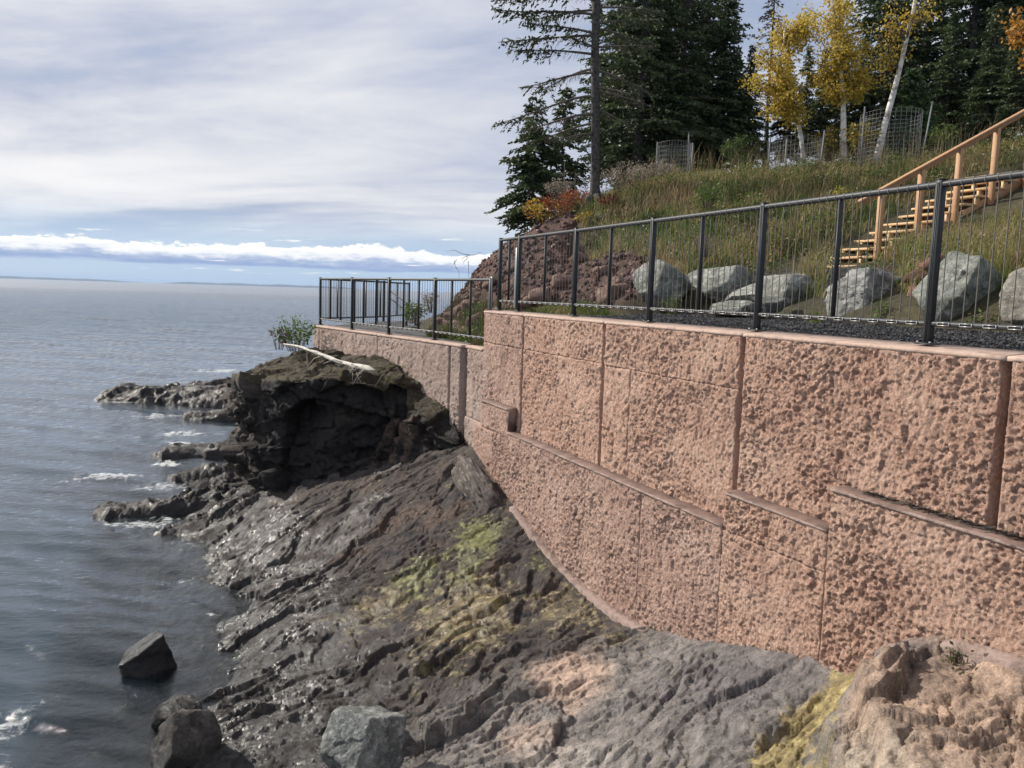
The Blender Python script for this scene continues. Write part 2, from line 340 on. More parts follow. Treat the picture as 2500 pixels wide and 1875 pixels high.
# ================================================================== ROCK SHELF
_zs = np.array([-8, 3, 4.5, 5.2, 5.8, 6.2, 6.74, 7.6, 8.5, 9.9, 11.7, 13.2, 14.0, 14.75, 15.7, 16.5, 20, 24, 30, 50])
_zb = np.array([2.55, 2.5, 2.46, 2.42, 2.30, 2.02, 1.80, 1.48, 1.17, .87, 1.02, 1.42, 1.62, 1.88, 1.78, 1.70, 1.70, 1.5, 0.8, 0.5])
def shelf_base(s, t):
    s = np.asarray(s, float); t = np.asarray(t, float)
    zb = np.interp(s, _zs, _zb)
    tw = -4.5 + 0.25*np.sin(s*0.9+1) + 0.16*np.sin(s*2.3)
    f = (t-tw)/(-0.4-tw)
    h = np.where(f > 0, zb*np.minimum(f, 1.15), -(tw-t)*0.34)
    # the pale knob by the wall, nearest the viewer
    edge = np.interp(t, [-3.2, -1.8, -1.63, -1.21, -0.89, -0.6, -0.3], [4.3, 5.35, 5.42, 5.85, 6.02, 6.1, 6.15])
    kk = 0.30*np.maximum(-0.62-t+.10*np.sin(s*2.3+1)+.05*np.sin(s*6.1), 0); kq = .085*np.floor(kk/.085); kk = kq + .085*ss(kk-kq, .066, .085)
    k = 2.31 - 0.25*np.maximum(-0.62-t, 0)*.25 - .75*kk*np.maximum(-0.6-t, 0) - 0.5*np.maximum(-2.0-t, 0)**1.5 + 0.0*s
    w = .5*ss(edge-s+.10*np.sin(t*9)+.05*np.sin(t*23), 0.0, 0.07) + .5*ss(edge-s+.14*np.sin(t*7+2), .16, .26)
    h = np.where(t > -4.2, h*(1-w) + np.maximum(h, k)*w, h)
    ch = np.exp(-((s-edge-0.42)/0.32)**2)*ss(t, -3.2, -1.6); h = h - 0.13*ch          # the channel beside it
    # rock tongues in the water beyond the outcrop
    def bump(s0, t0, s1, t1, wd, hh):
        d = np.array([s1-s0, t1-t0]); L = (d**2).sum(); u = np.clip(((s-s0)*d[0]+(t-t0)*d[1])/L, 0, 1)
        r = np.hypot(s-s0-u*d[0], t-t0-u*d[1]); return hh*(1-0.55*u)*ss(wd-r, 0, wd*0.75) - 0.35*(1-ss(wd-r, 0, wd*0.4)) - 3.5*ss(r-wd, 0.2, 2.6)
    b = np.maximum.reduce([bump(19.6, -3.2, 19.7, -5.9, 0.75, .50), bump(21.9, -3.6, 22.4, -4.7, 0.6, .32),
                           bump(25.0, -2.0, 25.2, -4.9, 0.8, .45), bump(35.0, -2.4, 37.2, -6.4, 1.6, .72), bump(31.0, -2.0, 31.6, -4.0, 0.8, .5), bump(39.5, -1.0, 40.2, -3.6, 0.9, .5)])
    h = np.where(s > 16.6, np.maximum(h, b - 0.03), h)
    # past the outcrop the shore bends away inland
    cut = ss(s, 22.6, 25.0)*ss(-t+1.5, 0, 3)
    h = np.where(s > 22.5, np.maximum(h*(1-cut) - 4.0*cut, b-0.03), h)
    return h
def rock_height(s, t, fine=True):
    h = shelf_base(s, t); P = xyz(s, t)
    warp = 0.75*fbm(P*0.5, 3, 5) + 0.22*fbm(P*1.9, 3, 9) + 0.05*fbm(P*6, 2, 10)
    ph = rad(16) - rad(9)*ss(-s, -10.0, -7.0)
    u = s*np.cos(ph) - t*np.sin(ph) + warp
    def saw(x): f = x-np.floor(x); return np.where(f < 0.10, f/0.10, (1-f)/0.90) - 0.5
    a1 = ss(fbm(P*0.8, 2, 21), -0.25, 0.3); a2 = ss(fbm(P*1.3+7, 2, 23), -0.2, 0.3); a3 = ss(fbm(P*2.1+3, 2, 29), -0.2, 0.3)
    calm = 1 - 0.3*ss(6.3-s, 0, .8)
    along = t*np.cos(ph) + s*np.sin(ph) + 0.5*warp
    J1 = 0.10*np.stack([fbm(P*2.2, 3, 61), fbm(P*2.2+7, 3, 62)], -1); J2 = 0.05*np.stack([fbm(P*7, 2, 63), fbm(P*7+7, 2, 64)], -1); J = J1+J2
    def plates(wd, asp, seed): return facets(np.stack([(u+J[..., 0])/wd, (along+J[..., 1])/(wd*asp)], -1), seed)
    o1, l1, e1 = plates(0.95, 2.2, 5); o2, l2, e2 = plates(0.30, 2.4, 7); o3, l3, e3 = plates(0.115, 2.4, 9); o4, l4, e4 = plates(0.048, 2.2, 11)
    r = 0.040*o1 + 0.11*l1 + (0.026*o2 + 0.062*l2)*(.4+.6*a2) + (0.0125*o3 + 0.032*l3)*(.35+.65*a3) + .0045*o4 + .013*l4
    nr_ = ss(-s, -10.2, -8.8); r = r*(1+.45*nr_) - .05*(1-ss(e2, 0, .07))*ss(-s, -6.6, -5.8) - .022*(1-ss(e3, 0, .09))*nr_*a1
    r = r - 0.04*(1-ss(e1, 0, .04))*a1 - 0.016*(1-ss(e2, 0, .06))*a2
    r = r + 0.042*a2*saw(u/0.36+0.9*fbm(P*0.9, 2, 31)) + 0.026*a3*saw(u/0.13+1.3*fbm(P*1.6, 2, 33))*calm
    r = r + 0.11*fbm(P*0.7+3, 3, 41) + 0.03*fbm(P*2.6, 3, 43, 0.6)
    if fine: r = r + 0.010*fbm(P*9, 3, 47, 0.62) + 0.008*fbm(P*np.array([22, 22, 1]), 3, 48, 0.65, True)
    r = r*(1+.8*ss(s, 17, 19)*ss(-t, 3.4, 4.2))
    edge = ss(-0.33-t, 0.0, 0.35)
    return h + r*(0.35+0.65*edge)
def blob(s, t, cs, ct, rs, rt, th=0.0):
    c, n = math.cos(th), math.sin(th); a = (s-cs)*c+(t-ct)*n; b = -(s-cs)*n+(t-ct)*c
    return np.exp(-((a/rs)**2+(b/rt)**2))
def rock_colour(s, t, z):
    P = xyz(s, t, z); n = fbm(P*1.1, 5, 61, 0.6); n2 = fbm(P*3.1+5, 5, 65, 0.62); n3 = fbm(P*8.0, 4, 69, 0.65)
    def L(a, b, f): return a + (np.asarray(b)-a)*np.clip(f, 0, 1)[..., None]
    c = np.broadcast_to(np.array([.066, .055, .050]), s.shape+(3,)).copy()
    c = L(c, [.115, .082, .066], ss(n, .02, .35)); c = L(c, [.04, .038, .042], ss(-n2, .08, .4))
    dry = ss(-s, -10.0, -8.6)*ss(t+0.9*n, -3.75, -2.9)
    c = L(c, [.25, .228, .212], dry*(0.8+0.9*n2)); c = L(c, [.15, .135, .14], blob(s, t, 7.5, -.75, .75, .5)*ss(n2, -.5, .2))
    pink = np.maximum(blob(s, t, 8.95, -1.45, .75, .5, .4), 0.8*blob(s, t, 8.2, -2.2, .7, .4)); c = L(c, [.47, .345, .275], ss(pink+0.5*n2, .35, .95))
    c = L(c, [.36, .325, .295], ss(blob(s, t, 7.5, -2.2, 1.1, .6)+.6*n2, .45, 1.0)*.8)
    knob = ss(-s + np.interp(t, [-1.8, -1.21, -0.89, -0.3], [5.3, 5.8, 6.0, 6.1]), -.1, .12)
    kc = L(np.broadcast_to(np.array([.42, .30, .225]), c.shape), [.25, .185, .145], ss(n2, -.1, .35)); kc = L(kc, [.46, .39, .31], ss(-t+.4*n, 1.15, 1.6)*.85); kc = L(kc, [.14, .115, .105], ss(n3, .16, .42)*.75)
    kc = L(kc, [.14, .125, .13], blob(s, t, 6.0, -.6, .25, .3)); c = L(c, kc, knob)
    oc = np.maximum.reduce([.95*blob(s, t, 12.0, -2.65, .55, .45, .7), blob(s, t, 11.1, -1.75, 1.05, .62, .5), .55*blob(s, t, 10.4, -2.2, .6, .4, .3), .7*blob(s, t, 10.3, -.8, .8, .4, -.2), .5*blob(s, t, 9.7, -.62, .8, .25)])
    n4 = fbm(P*19, 3, 70, .65); ocf = ss(oc + 0.8*n2 + .55*n3 + .45*n4, .30, .85); c = L(c, [.235, .175, .085], ocf*.72); c = L(c, [.50, .415, .26], ocf*ss(n3+.6*n4, .0, .35)*.85); c = L(c, [.24, .22, .07], ocf*ss(n2, .0, .3)*.5)  # ochre algae; its pale straw tone paints in the wet sparkle
    gr = np.maximum.reduce([blob(s, t, 12.55, -1.1, .75, .42, .6), .9*blob(s, t, 12.35, -2.0, .55, .4, .2), .5*blob(s, t, 11.6, -.65, .5, .3), .6*blob(s, t, 11.9, -1.5, .4, .3)])
    grf = ss(gr + .8*n2 + .55*n3 + .45*n4, .38, .9); c = L(c, [.195, .20, .065], grf*.75); c = L(c, [.36, .36, .16], grf*ss(n3+.6*n4, .02, .35)*.85)
    edge = np.interp(t, [-3.2, -1.8, -1.63, -1.21, -0.89, -0.3], [4.3, 5.35, 5.42, 5.85, 6.02, 6.15]) + .38
    ch = np.exp(-((s-edge)/np.interp(t, [-3, -1.5, -.4], [.75, .42, .2]))**2)*ss(t, -3.6, -2.2)
    chf = ss(ch+.7*n2+.5*n3+.45*n4, .40, .9); c = L(c, [.35, .265, .10], chf*.85); c = L(c, [.54, .44, .20], chf*ss(n3, .02, .25)*.9)
    c = c*(1-.22*ss(-t+.5*n, 1.9, 3.0)*ss(s, 8.5, 10))[..., None]
    shore = np.maximum(ss(.38-z+.25*n, 0, .4), ss(s, 16.5, 18.5)*ss(-t, 3.2, 3.9)); c = L(c, [.022, .021, .021], shore*.85)
    wet = np.maximum.reduce([shore, ss(blob(s, t, 14.5, -3.9, 6.5, 1.05, -.04)+.5*n2, .15, .55), .9*ss(np.maximum.reduce([blob(s, t, 14.6, -2.3, 1.3, .45, .7), blob(s, t, 16.2, -1.4, .5, .4), blob(s, t, 13.6, -3.2, .9, .4)])+.5*n2, .4, .8), .85*ocf, .75*grf, .5*chf,
        .85*ss(-t+.6*n, 2.7, 3.3)*ss(s, 7.5, 9), .7*ss(blob(s, t, 10.9, -2.9, 1.8, .7)+.4*n2, .3, .8)])
    wet = wet*(1-.9*knob)*(1-.45*ss(s, 16.5, 18.5))
    return np.concatenate([np.clip(c, .012, .8), np.clip(wet, 0, 1)[..., None]], -1)
def heightfield(name, s0, s1, t0, t1, res, hf, cf, mat, kind='structure', smooth=True, drop=None):
    ns, nt = int((s1-s0)/res)+1, int((t1-t0)/res)+1
    S, T = np.meshgrid(np.linspace(s0, s1, ns), np.linspace(t0, t1, nt), indexing='ij'); Zv = hf(S, T)
    if drop is not None: Zv = drop(S, T, Zv)
    me = mesh(name, W(S, T, Zv), grid_faces(ns, nt), mat, cf(S, T, Zv), smooth)
    return link(name, me, kind=kind)
for a_, b_, t_, u_, r_ in ((3.2, 9.5, -5.2, -0.30, .0165), (9.48, 16.6, -5.2, -0.30, .0205), (16.58, 21.0, -5.2, -0.30, .035), (3.2, 21.0, -10.5, -5.17, .07)):
    heightfield('rock_shelf', a_, b_, t_, u_, r_, rock_height, rock_colour, M['rock'], smooth=False)
V, Q = box_geo(-60, 40, -20, 90, -4.3, -4.2); link('lake_bed', mesh('lake_bed', V, Q, mottled('dark_lake_bed', (.02, .022, .02), (.04, .042, .038), 1.5, .9, ())), kind='structure')
heightfield('rock_shelf', 20.98, 44.0, -10.5, 1.0, 0.075, rock_height, rock_colour, M['rock'], smooth=False)
heightfield('rock_shelf', -6.0, 3.22, -7.6, -0.30, 0.15, rock_height, rock_colour, M['rock'])

# ------------------------------------------------------------------ the undercut basalt outcrop below the far wall
def outcrop():
    bot = np.array([(22.9, -2.2), (21.6, -3.5), (20.4, -3.72), (19.2, -3.45), (18.1, -3.10), (17.65, -2.5), (17.40, -2.1), (17.1, -1.72), (16.95, -1.5), (16.8, -1.40), (16.55, -1.32), (16.2, -1.18), (15.85, -1.0), (15.5, -.8), (15.15, -.5), (15.05, -.22)])
    topp = np.array([(22.9, -2.2), (21.9, -3.4), (20.75, -3.78), (19.4, -3.5), (18.15, -3.05), (17.7, -2.45), (17.42, -1.85), (17.28, -1.45), (17.18, -1.12), (17.10, -0.85), (16.85, -0.95), (16.45, -0.98), (16.15, -0.85), (15.75, -0.72), (15.35, -.5), (15.3, -.25)])
    zt = np.array([2.85, 2.5, 2.30, 2.52, 2.70, 2.78, 2.82, 2.80, 2.78, 2.72, 2.34, 2.26, 2.18, 1.98, 1.92, 1.90])
    L = np.concatenate([[0], np.cumsum(np.hypot(*np.diff(bot, axis=0).T))]); n = 420; u = np.linspace(0, L[-1], n)
    I = lambda a: np.interp(u, L, a)
    bs, bt, ts, tt, z1 = I(bot[:, 0]), I(bot[:, 1]), I(topp[:, 0]), I(topp[:, 1]), I(zt)
    nv, ni = 104, 70
    rows = []
    for k in range(nv):
        v = k/(nv-1); bul = -0.14*math.sin(math.pi*v)
        s = bs+(ts-bs)*v; t = bt+(tt-bt)*v
        cave = 0.14*math.sin(math.pi*min(1, max(0, (v-.30)/.66)))**.7*np.exp(-((bs-17.35)/.62)**2)
        rows.append(np.stack([s + bul*0.6 + .9*cave, t - bul*0.25 + .45*cave, -0.25 + (z1+0.25)*v], -1))
    cs, ct = 19.2, -1.05                                            # top runs back to the wall
    wl = lambda s: -0.35 - 0.2015*(s-16.08)
    for k in range(1, ni+1):
        v = k/ni; te = np.minimum(wl(np.clip(ts, 16, 23))+.12, 0.1); se = np.clip(ts, 16, 22.4)
        zz = z1 + (np.interp(se, [16, 17, 18, 19, 21, 23], [2.25, 2.72, 2.98, 3.12, 3.05, 3.0]) - z1)*v**0.9
        rows.append(np.stack([ts+(se-ts)*v, tt+(te-tt)*v, zz], -1))
    P = np.stack(rows, 1)                                            # n, rows, 3
    du = np.gradient(P, axis=0); dv = np.gradient(P, axis=1); nr = norm(np.cross(dv, du)); 
    for _ in range(3):
        nr[:, 1:-1] = norm(nr[:, :-2]+nr[:, 1:-1]+nr[:, 2:])
    Q = P + 0.12*np.stack([fbm(P*1.6, 3, 71), fbm(P*1.6+9, 3, 72), fbm(P*1.6+5, 3, 73)], -1)
    o1, l1, e1 = facets(Q*np.array([1.0, 1.0, 1.35]), 7); o2, l2, e2 = facets(Q*np.array([2.5, 2.5, 3.4])+4, 8); o3, l3, e3 = facets(Q*np.array([6.0, 6.0, 9.0])+2, 11)
    vrow = np.concatenate([np.linspace(0, 1, nv), np.ones(ni)]); face = np.where(np.arange(nv+ni) < nv, 1.0, 0.45)[None, :]
    disp = face*(0.17*o1 + 0.36*l1 - 0.05*(1-ss(e1, 0, .04)) + 0.045*o2 + 0.14*l2 - .02*(1-ss(e2, 0, .05)) + .012*o3 + .045*l3) + 0.05*fbm(P*1.2, 3, 75) + 0.012*fbm(P*16, 3, 78, .6, True)
    tuck = ss(vrow, 0, .12)[None, :]*(1-ss(np.arange(nv+ni), nv+ni-14, nv+ni-1))[None, :]
    P = P + nr*(disp*(0.3+0.7*tuck))[..., None]
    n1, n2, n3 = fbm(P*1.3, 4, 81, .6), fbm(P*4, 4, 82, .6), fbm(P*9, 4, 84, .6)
    c = np.broadcast_to(np.array([.021, .019, .0185]), P.shape).copy()  # near-black base: the face's deep shade is put into the colour
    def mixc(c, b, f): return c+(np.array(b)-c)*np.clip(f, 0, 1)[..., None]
    c = mixc(c, [.075, .063, .055], ss(n1-.16+.6*ss(P[..., 0], 18.2, 19.2), .05, .5)); c = mixc(c, [.022, .021, .022], ss(-n2, .1, .45))  # left end painted browner and lighter, as the sunlit part
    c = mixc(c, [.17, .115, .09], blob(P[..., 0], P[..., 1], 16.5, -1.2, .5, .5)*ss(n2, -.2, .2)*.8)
    upf = ss(nr[..., 2], .35, .8)*ss(P[..., 2], 2.1, 2.5)
    moss = upf*ss(n2+.5*n1, -.15, .25); c = mixc(c, [.060, .045, .031], upf*.75); c = mixc(c, [.070, .075, .018], moss*ss(n3, -.1, .25)*.9); c = mixc(c, [.10, .08, .04], upf*ss(n3, .12, .35)*.7)
    wet = .25*ss(.9-P[..., 2], 0, .5)*np.ones_like(n1)
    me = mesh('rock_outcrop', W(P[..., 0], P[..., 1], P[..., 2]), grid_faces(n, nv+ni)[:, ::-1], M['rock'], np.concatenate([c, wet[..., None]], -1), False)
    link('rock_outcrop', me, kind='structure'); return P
OUT = outcrop()
def out_top(s, t):                                                   # height of the outcrop's upper surface
    q = OUT[:, 104:].reshape(-1, 3); k = np.argmin((q[:, 0]-s)**2+(q[:, 1]-t)**2); return q[k, 2]

# ================================================================== LAKE
def lake():
    r = 4.0*np.exp(np.arange(0, 500)*0.0098); r = r[r < 420]; r = np.concatenate([r, np.array([600, 1000, 2000, 4000, 8000, 16000, 40000, 80000.])])
    a = np.radians(np.arange(-86, 46.01, 0.24)); A, R = np.meshgrid(a, r, indexing='ij'); X, Y = R*np.sin(A), R*np.cos(A)
    z = np.zeros_like(X); wr = np.random.default_rng(8); cell = R*0.0070
    for lam in np.geomspace(0.22, 7.0, 46):
        th = rad(200) + wr.normal()*0.28                             # the swell runs in from the left front
        kx, ky = math.sin(th)*2*math.pi/lam, math.cos(th)*2*math.pi/lam
        amp = 0.0050*lam**0.80*(1-.45*ss(lam, 1.5, 5))*(1+.75*np.exp(-(np.log(lam/.55)/.55)**2))*ss(lam/cell, 1.5, 3.2)
        p = kx*X+ky*Y+wr.uniform(0, 6.28) + 0.8*np.sin(X*0.21+wr.uniform(0, 6))*np.sin(Y*0.17)
        z += amp*(np.sin(p) - 0.30*np.cos(2*p))
    P2 = np.stack([X, Y, 0*X], -1); gust = 0.65+0.7*ss(fbm(P2*np.array([.05, .09, 1]), 3, 91), -.3, .4); z *= gust
    q = P2 - P0; s, t = q@DV, q@IV
    near = (R < 70) & (t > -11.5) & (t < 1.5) & (s > -5); h = np.full(X.shape, -4.0)
    h[near] = rock_height(s[near], t[near], False)
    deep = np.where(near, np.maximum(0, -h), 4.0); deep = np.where((t <= -11.0) | (s < -4), 4.0, deep)
    deep = np.where(near, deep + 3.0*ss(-t, 6.0, 7.3)*(1-ss(s, 19.5, 20.9)) + 3.0*ss(-t, 9.0, 11.0) + 4.0*ss(s, 42, 45), deep)
    z *= 0.5+0.5*ss(deep, 0, .25)
    # foam where the water works against the rock, and a few broken crests
    Pn = np.stack([X, Y, 0*X], -1); f1 = fbm(Pn*np.array([1.6, 2.6, 1]), 5, 95, .62); f2 = fbm(Pn*np.array([6, 9, 1]), 4, 97, .62, True)
    shore = ss(.30-np.abs(deep-.07), 0, .3)*ss(s, 9.5, 12)
    foam = .6*ss(shore*.75 + .95*f1 + .35*f2, .74, 1.25)
    for (cs, ct, rs, rt, th, am) in [(11.4, -6.6, .75, .45, .3, .62), (10.2, -6.6, .9, .5, 0, .5), (22.8, -6.4, .5, 1.5, 0.05, .8), (26.6, -4.6, .6, .9, 0, .9), (32, -5.2, .8, 1.5, 0, .7), (47.5, -2.6, 1.6, 2.0, 0, .8), (21.4, -5.2, .7, .8, 0, .7), (18.6, -5.4, .7, 1.0, 0, .7), (36, -6.6, 1, 1.6, 0, .7), (17.0, -4.8, .8, .5, 0, .5), (28.5, -4.5, .7, 1.1, 0, .8), (24.0, -5.0, .5, .7, 0, .9)]:
        foam = np.maximum(foam, am*ss(blob(s, t, cs, ct, rs, rt, th) + .9*f1 + .45*f2, .55, 1.1))
    z += 0.03*foam
    me = mesh('lake_water', np.stack([X, Y, z], -1), grid_faces(len(a), len(r)), water_mat(), None, True, {'deep': deep, 'foam': foam*(R < 75)})
    link('lake_water', me, kind='structure')
def water_mat():
    m, g, p, o = new_mat('lake_water'); g.n.remove(p); v = pos(g)
    dist = g.node('ShaderNodeVectorMath', operation='LENGTH'); g.l.new(v, dist.inputs[0]); dist = dist.outputs['Value']
    b1 = g.noise(g.mapping(v, scale=(0.45, 1.0, 1), rot=(0, 0, rad(12))), 7, 6, 0.62, 0.3); nm = g.bump(b1, 0.40, 0.05)
    b2 = g.noise(g.mapping(v, scale=(0.35, 1.0, 1)), 1.4, 8, 0.66, 0.4); nm = g.bump(b2, g.step(dist, 15.0, 120.0, 0.10, 0.75), 0.28, nm)
    deep = attr(g, 'deep').outputs['Fac']; foam = attr(g, 'foam').outputs['Fac']
    body = g.node('ShaderNodeBsdfDiffuse'); body.inputs['Color'].default_value = (0.026, 0.042, 0.055, 1)
    thr = g.node('ShaderNodeBsdfTransparent'); g.put(thr.inputs['Color'], g.mix(g.step(deep, 0.0, 1.2), (0.85, 0.86, 0.80, 1), (0.22, 0.30, 0.26, 1)))
    a = g.node('ShaderNodeMixShader'); g.put(a.inputs[0], g.step(deep, -0.2, 2.0, 0.0, 1.0)); g.l.new(thr.outputs[0], a.inputs[1]); g.l.new(body.outputs[0], a.inputs[2])
    gl = g.node('ShaderNodeBsdfGlossy'); g.put(gl.inputs['Roughness'], g.step(dist, 10.0, 600.0, 0.06, 0.30)); gl.inputs['Color'].default_value = (0.92, 0.95, 1, 1); g.l.new(nm, gl.inputs['Normal'])
    fr = g.node('ShaderNodeFresnel'); fr.inputs['IOR'].default_value = 1.40; g.l.new(nm, fr.inputs['Normal'])
    b = g.node('ShaderNodeMixShader'); g.put(b.inputs[0], g.math('MINIMUM', fr.outputs[0], g.step(dist, 25.0, 400.0, 0.85, 0.52))); g.l.new(a.outputs[0], b.inputs[1]); g.l.new(gl.outputs[0], b.inputs[2])
    fd = g.node('ShaderNodeBsdfDiffuse'); fd.inputs['Color'].default_value = (0.55, 0.565, 0.57, 1)
    c = g.node('ShaderNodeMixShader'); g.put(c.inputs[0], g.step(g.math('ADD', foam, g.math('MULTIPLY', g.math('SUBTRACT', g.noise(g.mapping(v, scale=(1, 1.5, 1)), 6.5, 9, 0.78, 0.6), 0.5), 2.2)), 0.46, 1.05))
    g.l.new(b.outputs[0], c.inputs[1]); g.l.new(fd.outputs[0], c.inputs[2]); g.l.new(c.outputs[0], o.inputs[0]); return m
lake()
# low land on the horizon, kilometres off
mland = mottled('far_wooded_shore', (0.035, 0.05, 0.04), (0.05, 0.065, 0.05), 0.002, 0.95, ())
def far_land(x0, x1, dist, hh, seed):
    n = 120; xs = np.linspace(x0, x1, n); k = PW/2212.; az = (xs*k-1250)/F_PX
    cx, cy = az*dist, np.full(n, float(dist)); u = np.linspace(0, 1, n)
    hgt = hh*np.minimum(1, np.minimum(u, 1-u)*9)*(0.75+0.5*fbm(xyz(u*9, seed), 4, seed)) 
    rows = [np.stack([cx, cy-250, 0*cx-2], -1), np.stack([cx, cy-120, hgt*.8], -1), np.stack([cx, cy, hgt], -1), np.stack([cx, cy+900, 0*cx-2], -1)]
    link('distant_shore', mesh('distant_shore', np.stack(rows, 1), grid_faces(n, 4)[:, ::-1], mland, None, True), kind='structure')
far_land(-700, 308, 12000, 42, 3); far_land(352, 775, 13000, 44, 5)

# ================================================================== HILLSIDE
_cp = np.array([  # s, t, z
 (-4,.3,4.1),(2,.3,4.1),(8,.3,4.1),(13,.3,4.1),(14.4,.3,4.12),(2,2.1,4.25),(6,2.1,4.26),(10,2.2,4.28),(12.5,2.1,4.28),(13.4,1.2,4.25),
 (3,3.1,4.75),(7,3.1,4.72),(9.5,3.3,4.85),(11.5,3.6,4.98),(12.5,3.5,4.9),(13.3,2.4,4.75),(12.1,4.5,5.02),(12.1,7.6,6.42),(12.1,10,7.5),(9.5,5,5.12),(9.5,7.5,6.2),(9,10,7.2),(5,5,5.3),(5,8,6.5),(5,11,7.6),(0,4,5.0),(0,8,6.6),(0,12,8.0),(10.9,6,5.55),(13.4,6,6.05),
 (14,3.6,5.35),(15.2,5.2,6.2),(15.5,7,6.8),(15.6,9.3,7.35),(14.5,12,8.0),(18.2,5.6,7.1),(18,8.8,7.55),(18.95,4.0,6.55),(17.8,4.0,6.35),(17.6,3.2,5.6),(18.4,3.0,6.0),
 (14.6,.7,4.1),(15.4,.9,3.75),(16.9,1.1,4.45),(15.3,2.3,4.84),(16,1.7,4.65),(17,2.2,5.1),(17.1,.55,3.6),(18.6,.5,3.55),(19.4,.55,3.7),(18.5,1.4,4.85),(19.6,1.2,4.6),(20.0,1.9,5.35),(19.6,2.7,5.9),(19.9,3.3,6.2),
 (16,.1,3.3),(18,-.2,3.3),(20.5,.4,3.3),(21,1.1,3.8),(21.5,2.0,4.5),(22.3,3.8,5.7),(22,6,6.6),(22,9,7.2),(25,4,4.6),(26,8,6.6),(28,6,5.0),(30,3,1.5),(24,1.6,3.2),(26.5,1.5,3.2),(29,0,.2),
 (20,13,8.2),(10,15,8.3),(2,16,8.6),(26,14,7.4),(33,10,5),(34,18,6),(15,20,8.6),(22,20,8.2),(-4,20,9)], float)
def _tps(a, b):
    d2 = ((a[:, None, :]-b[None, :, :])**2).sum(-1); return 0.5*d2*np.log(d2+1e-9)
_A = np.zeros((len(_cp)+3,)*2); _A[:-3, :-3] = _tps(_cp[:, :2], _cp[:, :2]) + np.eye(len(_cp))*0.02
_A[:-3, -3] = 1; _A[:-3, -2:] = _cp[:, :2]; _A[-3, :-3] = 1; _A[-2:, :-3] = _cp[:, :2].T
_w = np.linalg.solve(_A, np.concatenate([_cp[:, 2], np.zeros(3)]))
def hill_base(s, t):
    s, t = np.broadcast_arrays(np.asarray(s, float), np.asarray(t, float)); p = np.stack([s.ravel(), t.ravel()], -1)
    z = _tps(p, _cp[:, :2])@_w[:-3] + _w[-3] + p@_w[-2:]; return z.reshape(s.shape)
def soil_mask(s, t):
    P = xyz(s, t); n = fbm(P*1.2, 3, 101)
    m = ss(s+.5*n, 13.0, 14.2)*ss(22.0-s, 0, 1)*ss(3.25+.25*(s-17)*(s > 17)-t+.7*n, 0, .6)
    return m
def hill_height(s, t, fine=True):
    z = hill_base(s, t); P = xyz(s, t, 0)
    z = z + 0.10*fbm(P*0.9, 4, 103)*ss(t, 2.0, 3.0)
    # eroded lip under the big tree
    z = z - 0.45*blob(s, t, 17.4, 3.05, .55, .32, .2)
    if fine:
        m = soil_mask(s, t); f1, f2, cid = worley(xyz(s*1.9, t*1.9, z*1.9), 13)
        z = z + m*(0.16*(cid-.5)*ss(f2-f1, 0, .25) + 0.09*fbm(P*3.5, 4, 105, .6) + 0.03*fbm(P*11, 3, 107, .6))
    flat = ss(t, 0.2, 2.0)*0; path = (1-ss(t, 1.9, 2.5))*(1-ss(s, 12.6, 13.6)); z = np.where(path > 0, z*(1-path) + np.minimum(z, 4.10)*path, z)
    return z
def hill_colour(s, t, z):
    P = xyz(s, t, z); n = fbm(P*1.5, 4, 111, .6); n2 = fbm(P*5, 4, 113, .6)
    def L(a, b, f): return a+(np.asarray(b)-a)*np.clip(f, 0, 1)[..., None]
    c = np.broadcast_to(np.array([.055, .05, .028]), s.shape+(3,)).copy(); c = L(c, [.10, .085, .045], ss(n, -.05, .35))
    m = soil_mask(s, t); sc = L(np.broadcast_to(np.array([.095, .052, .042]), c.shape), [.16, .098, .082], ss(n2, .0, .3)); sc = L(sc, [.055, .033, .028], ss(-n, .1, .35))
    c = L(c, sc, m); c = L(c, [.085, .083, .082], ss(blob(s, t, 11.3, 3.5, 1.3, .95)+.5*n2, .4, .7)); return np.concatenate([c, np.zeros(c.shape[:-1]+(1,))], -1)
M['earth'] = rock_mat('hillside_earth', 1.2)
heightfield('hillside', 12.5, 24.0, 0.35, 5.0, 0.05, hill_height, hill_colour, M['earth'], smooth=False)
heightfield('hillside', -4.0, 12.52, 0.35, 24.0, 0.16, hill_height, hill_colour, M['earth'])
heightfield('hillside', 12.5, 24.0, 4.98, 24.0, 0.16, hill_height, hill_colour, M['earth'])
heightfield('hillside', 23.98, 36.0, 0.35, 24.0, 0.2, hill_height, hill_colour, M['earth'])

# ================================================================== GRAVEL
mgrav = mottled('dark_crushed_gravel', (0.025, 0.026, 0.029), (0.10, 0.10, 0.105), 55, 0.85, ((70, 1.0, 0.03), (28, 0.8, 0.04)), c3=(0.17, 0.17, 0.175), detail=3)
def gravel_z(s, t): return 4.175 + 0.055*np.maximum(t-.3, 0) + 0.02*fbm(xyz(s, t)*1.5, 3, 121) + 0.015*fbm(xyz(s, t)*9, 3, 122)
def sheet(name, s0, s1, t0f, t1f, zf, ns, nt):
    s = np.linspace(s0, s1, ns)[:, None]; v = np.linspace(0, 1, nt)[None]; a, b = t0f(s), t1f(s); T = a+(b-a)*v; S = s+0*T
    return link(name, mesh(name, W(S, T, zf(S, T)), grid_faces(ns, nt), mgrav, None, False), kind='structure')
sheet('gravel_path', -3.5, 13.3, lambda s: 0.16+0*s, lambda s: 2.55-1.9*ss(s, 12.3, 13.3)+0.3*np.sin(s*1.7)*ss(12.6-s, 0, 1), gravel_z, 420, 60)
tf_line = lambda s: -0.2 - 0.2015*np.maximum(s-15.9, 0) + 0.12
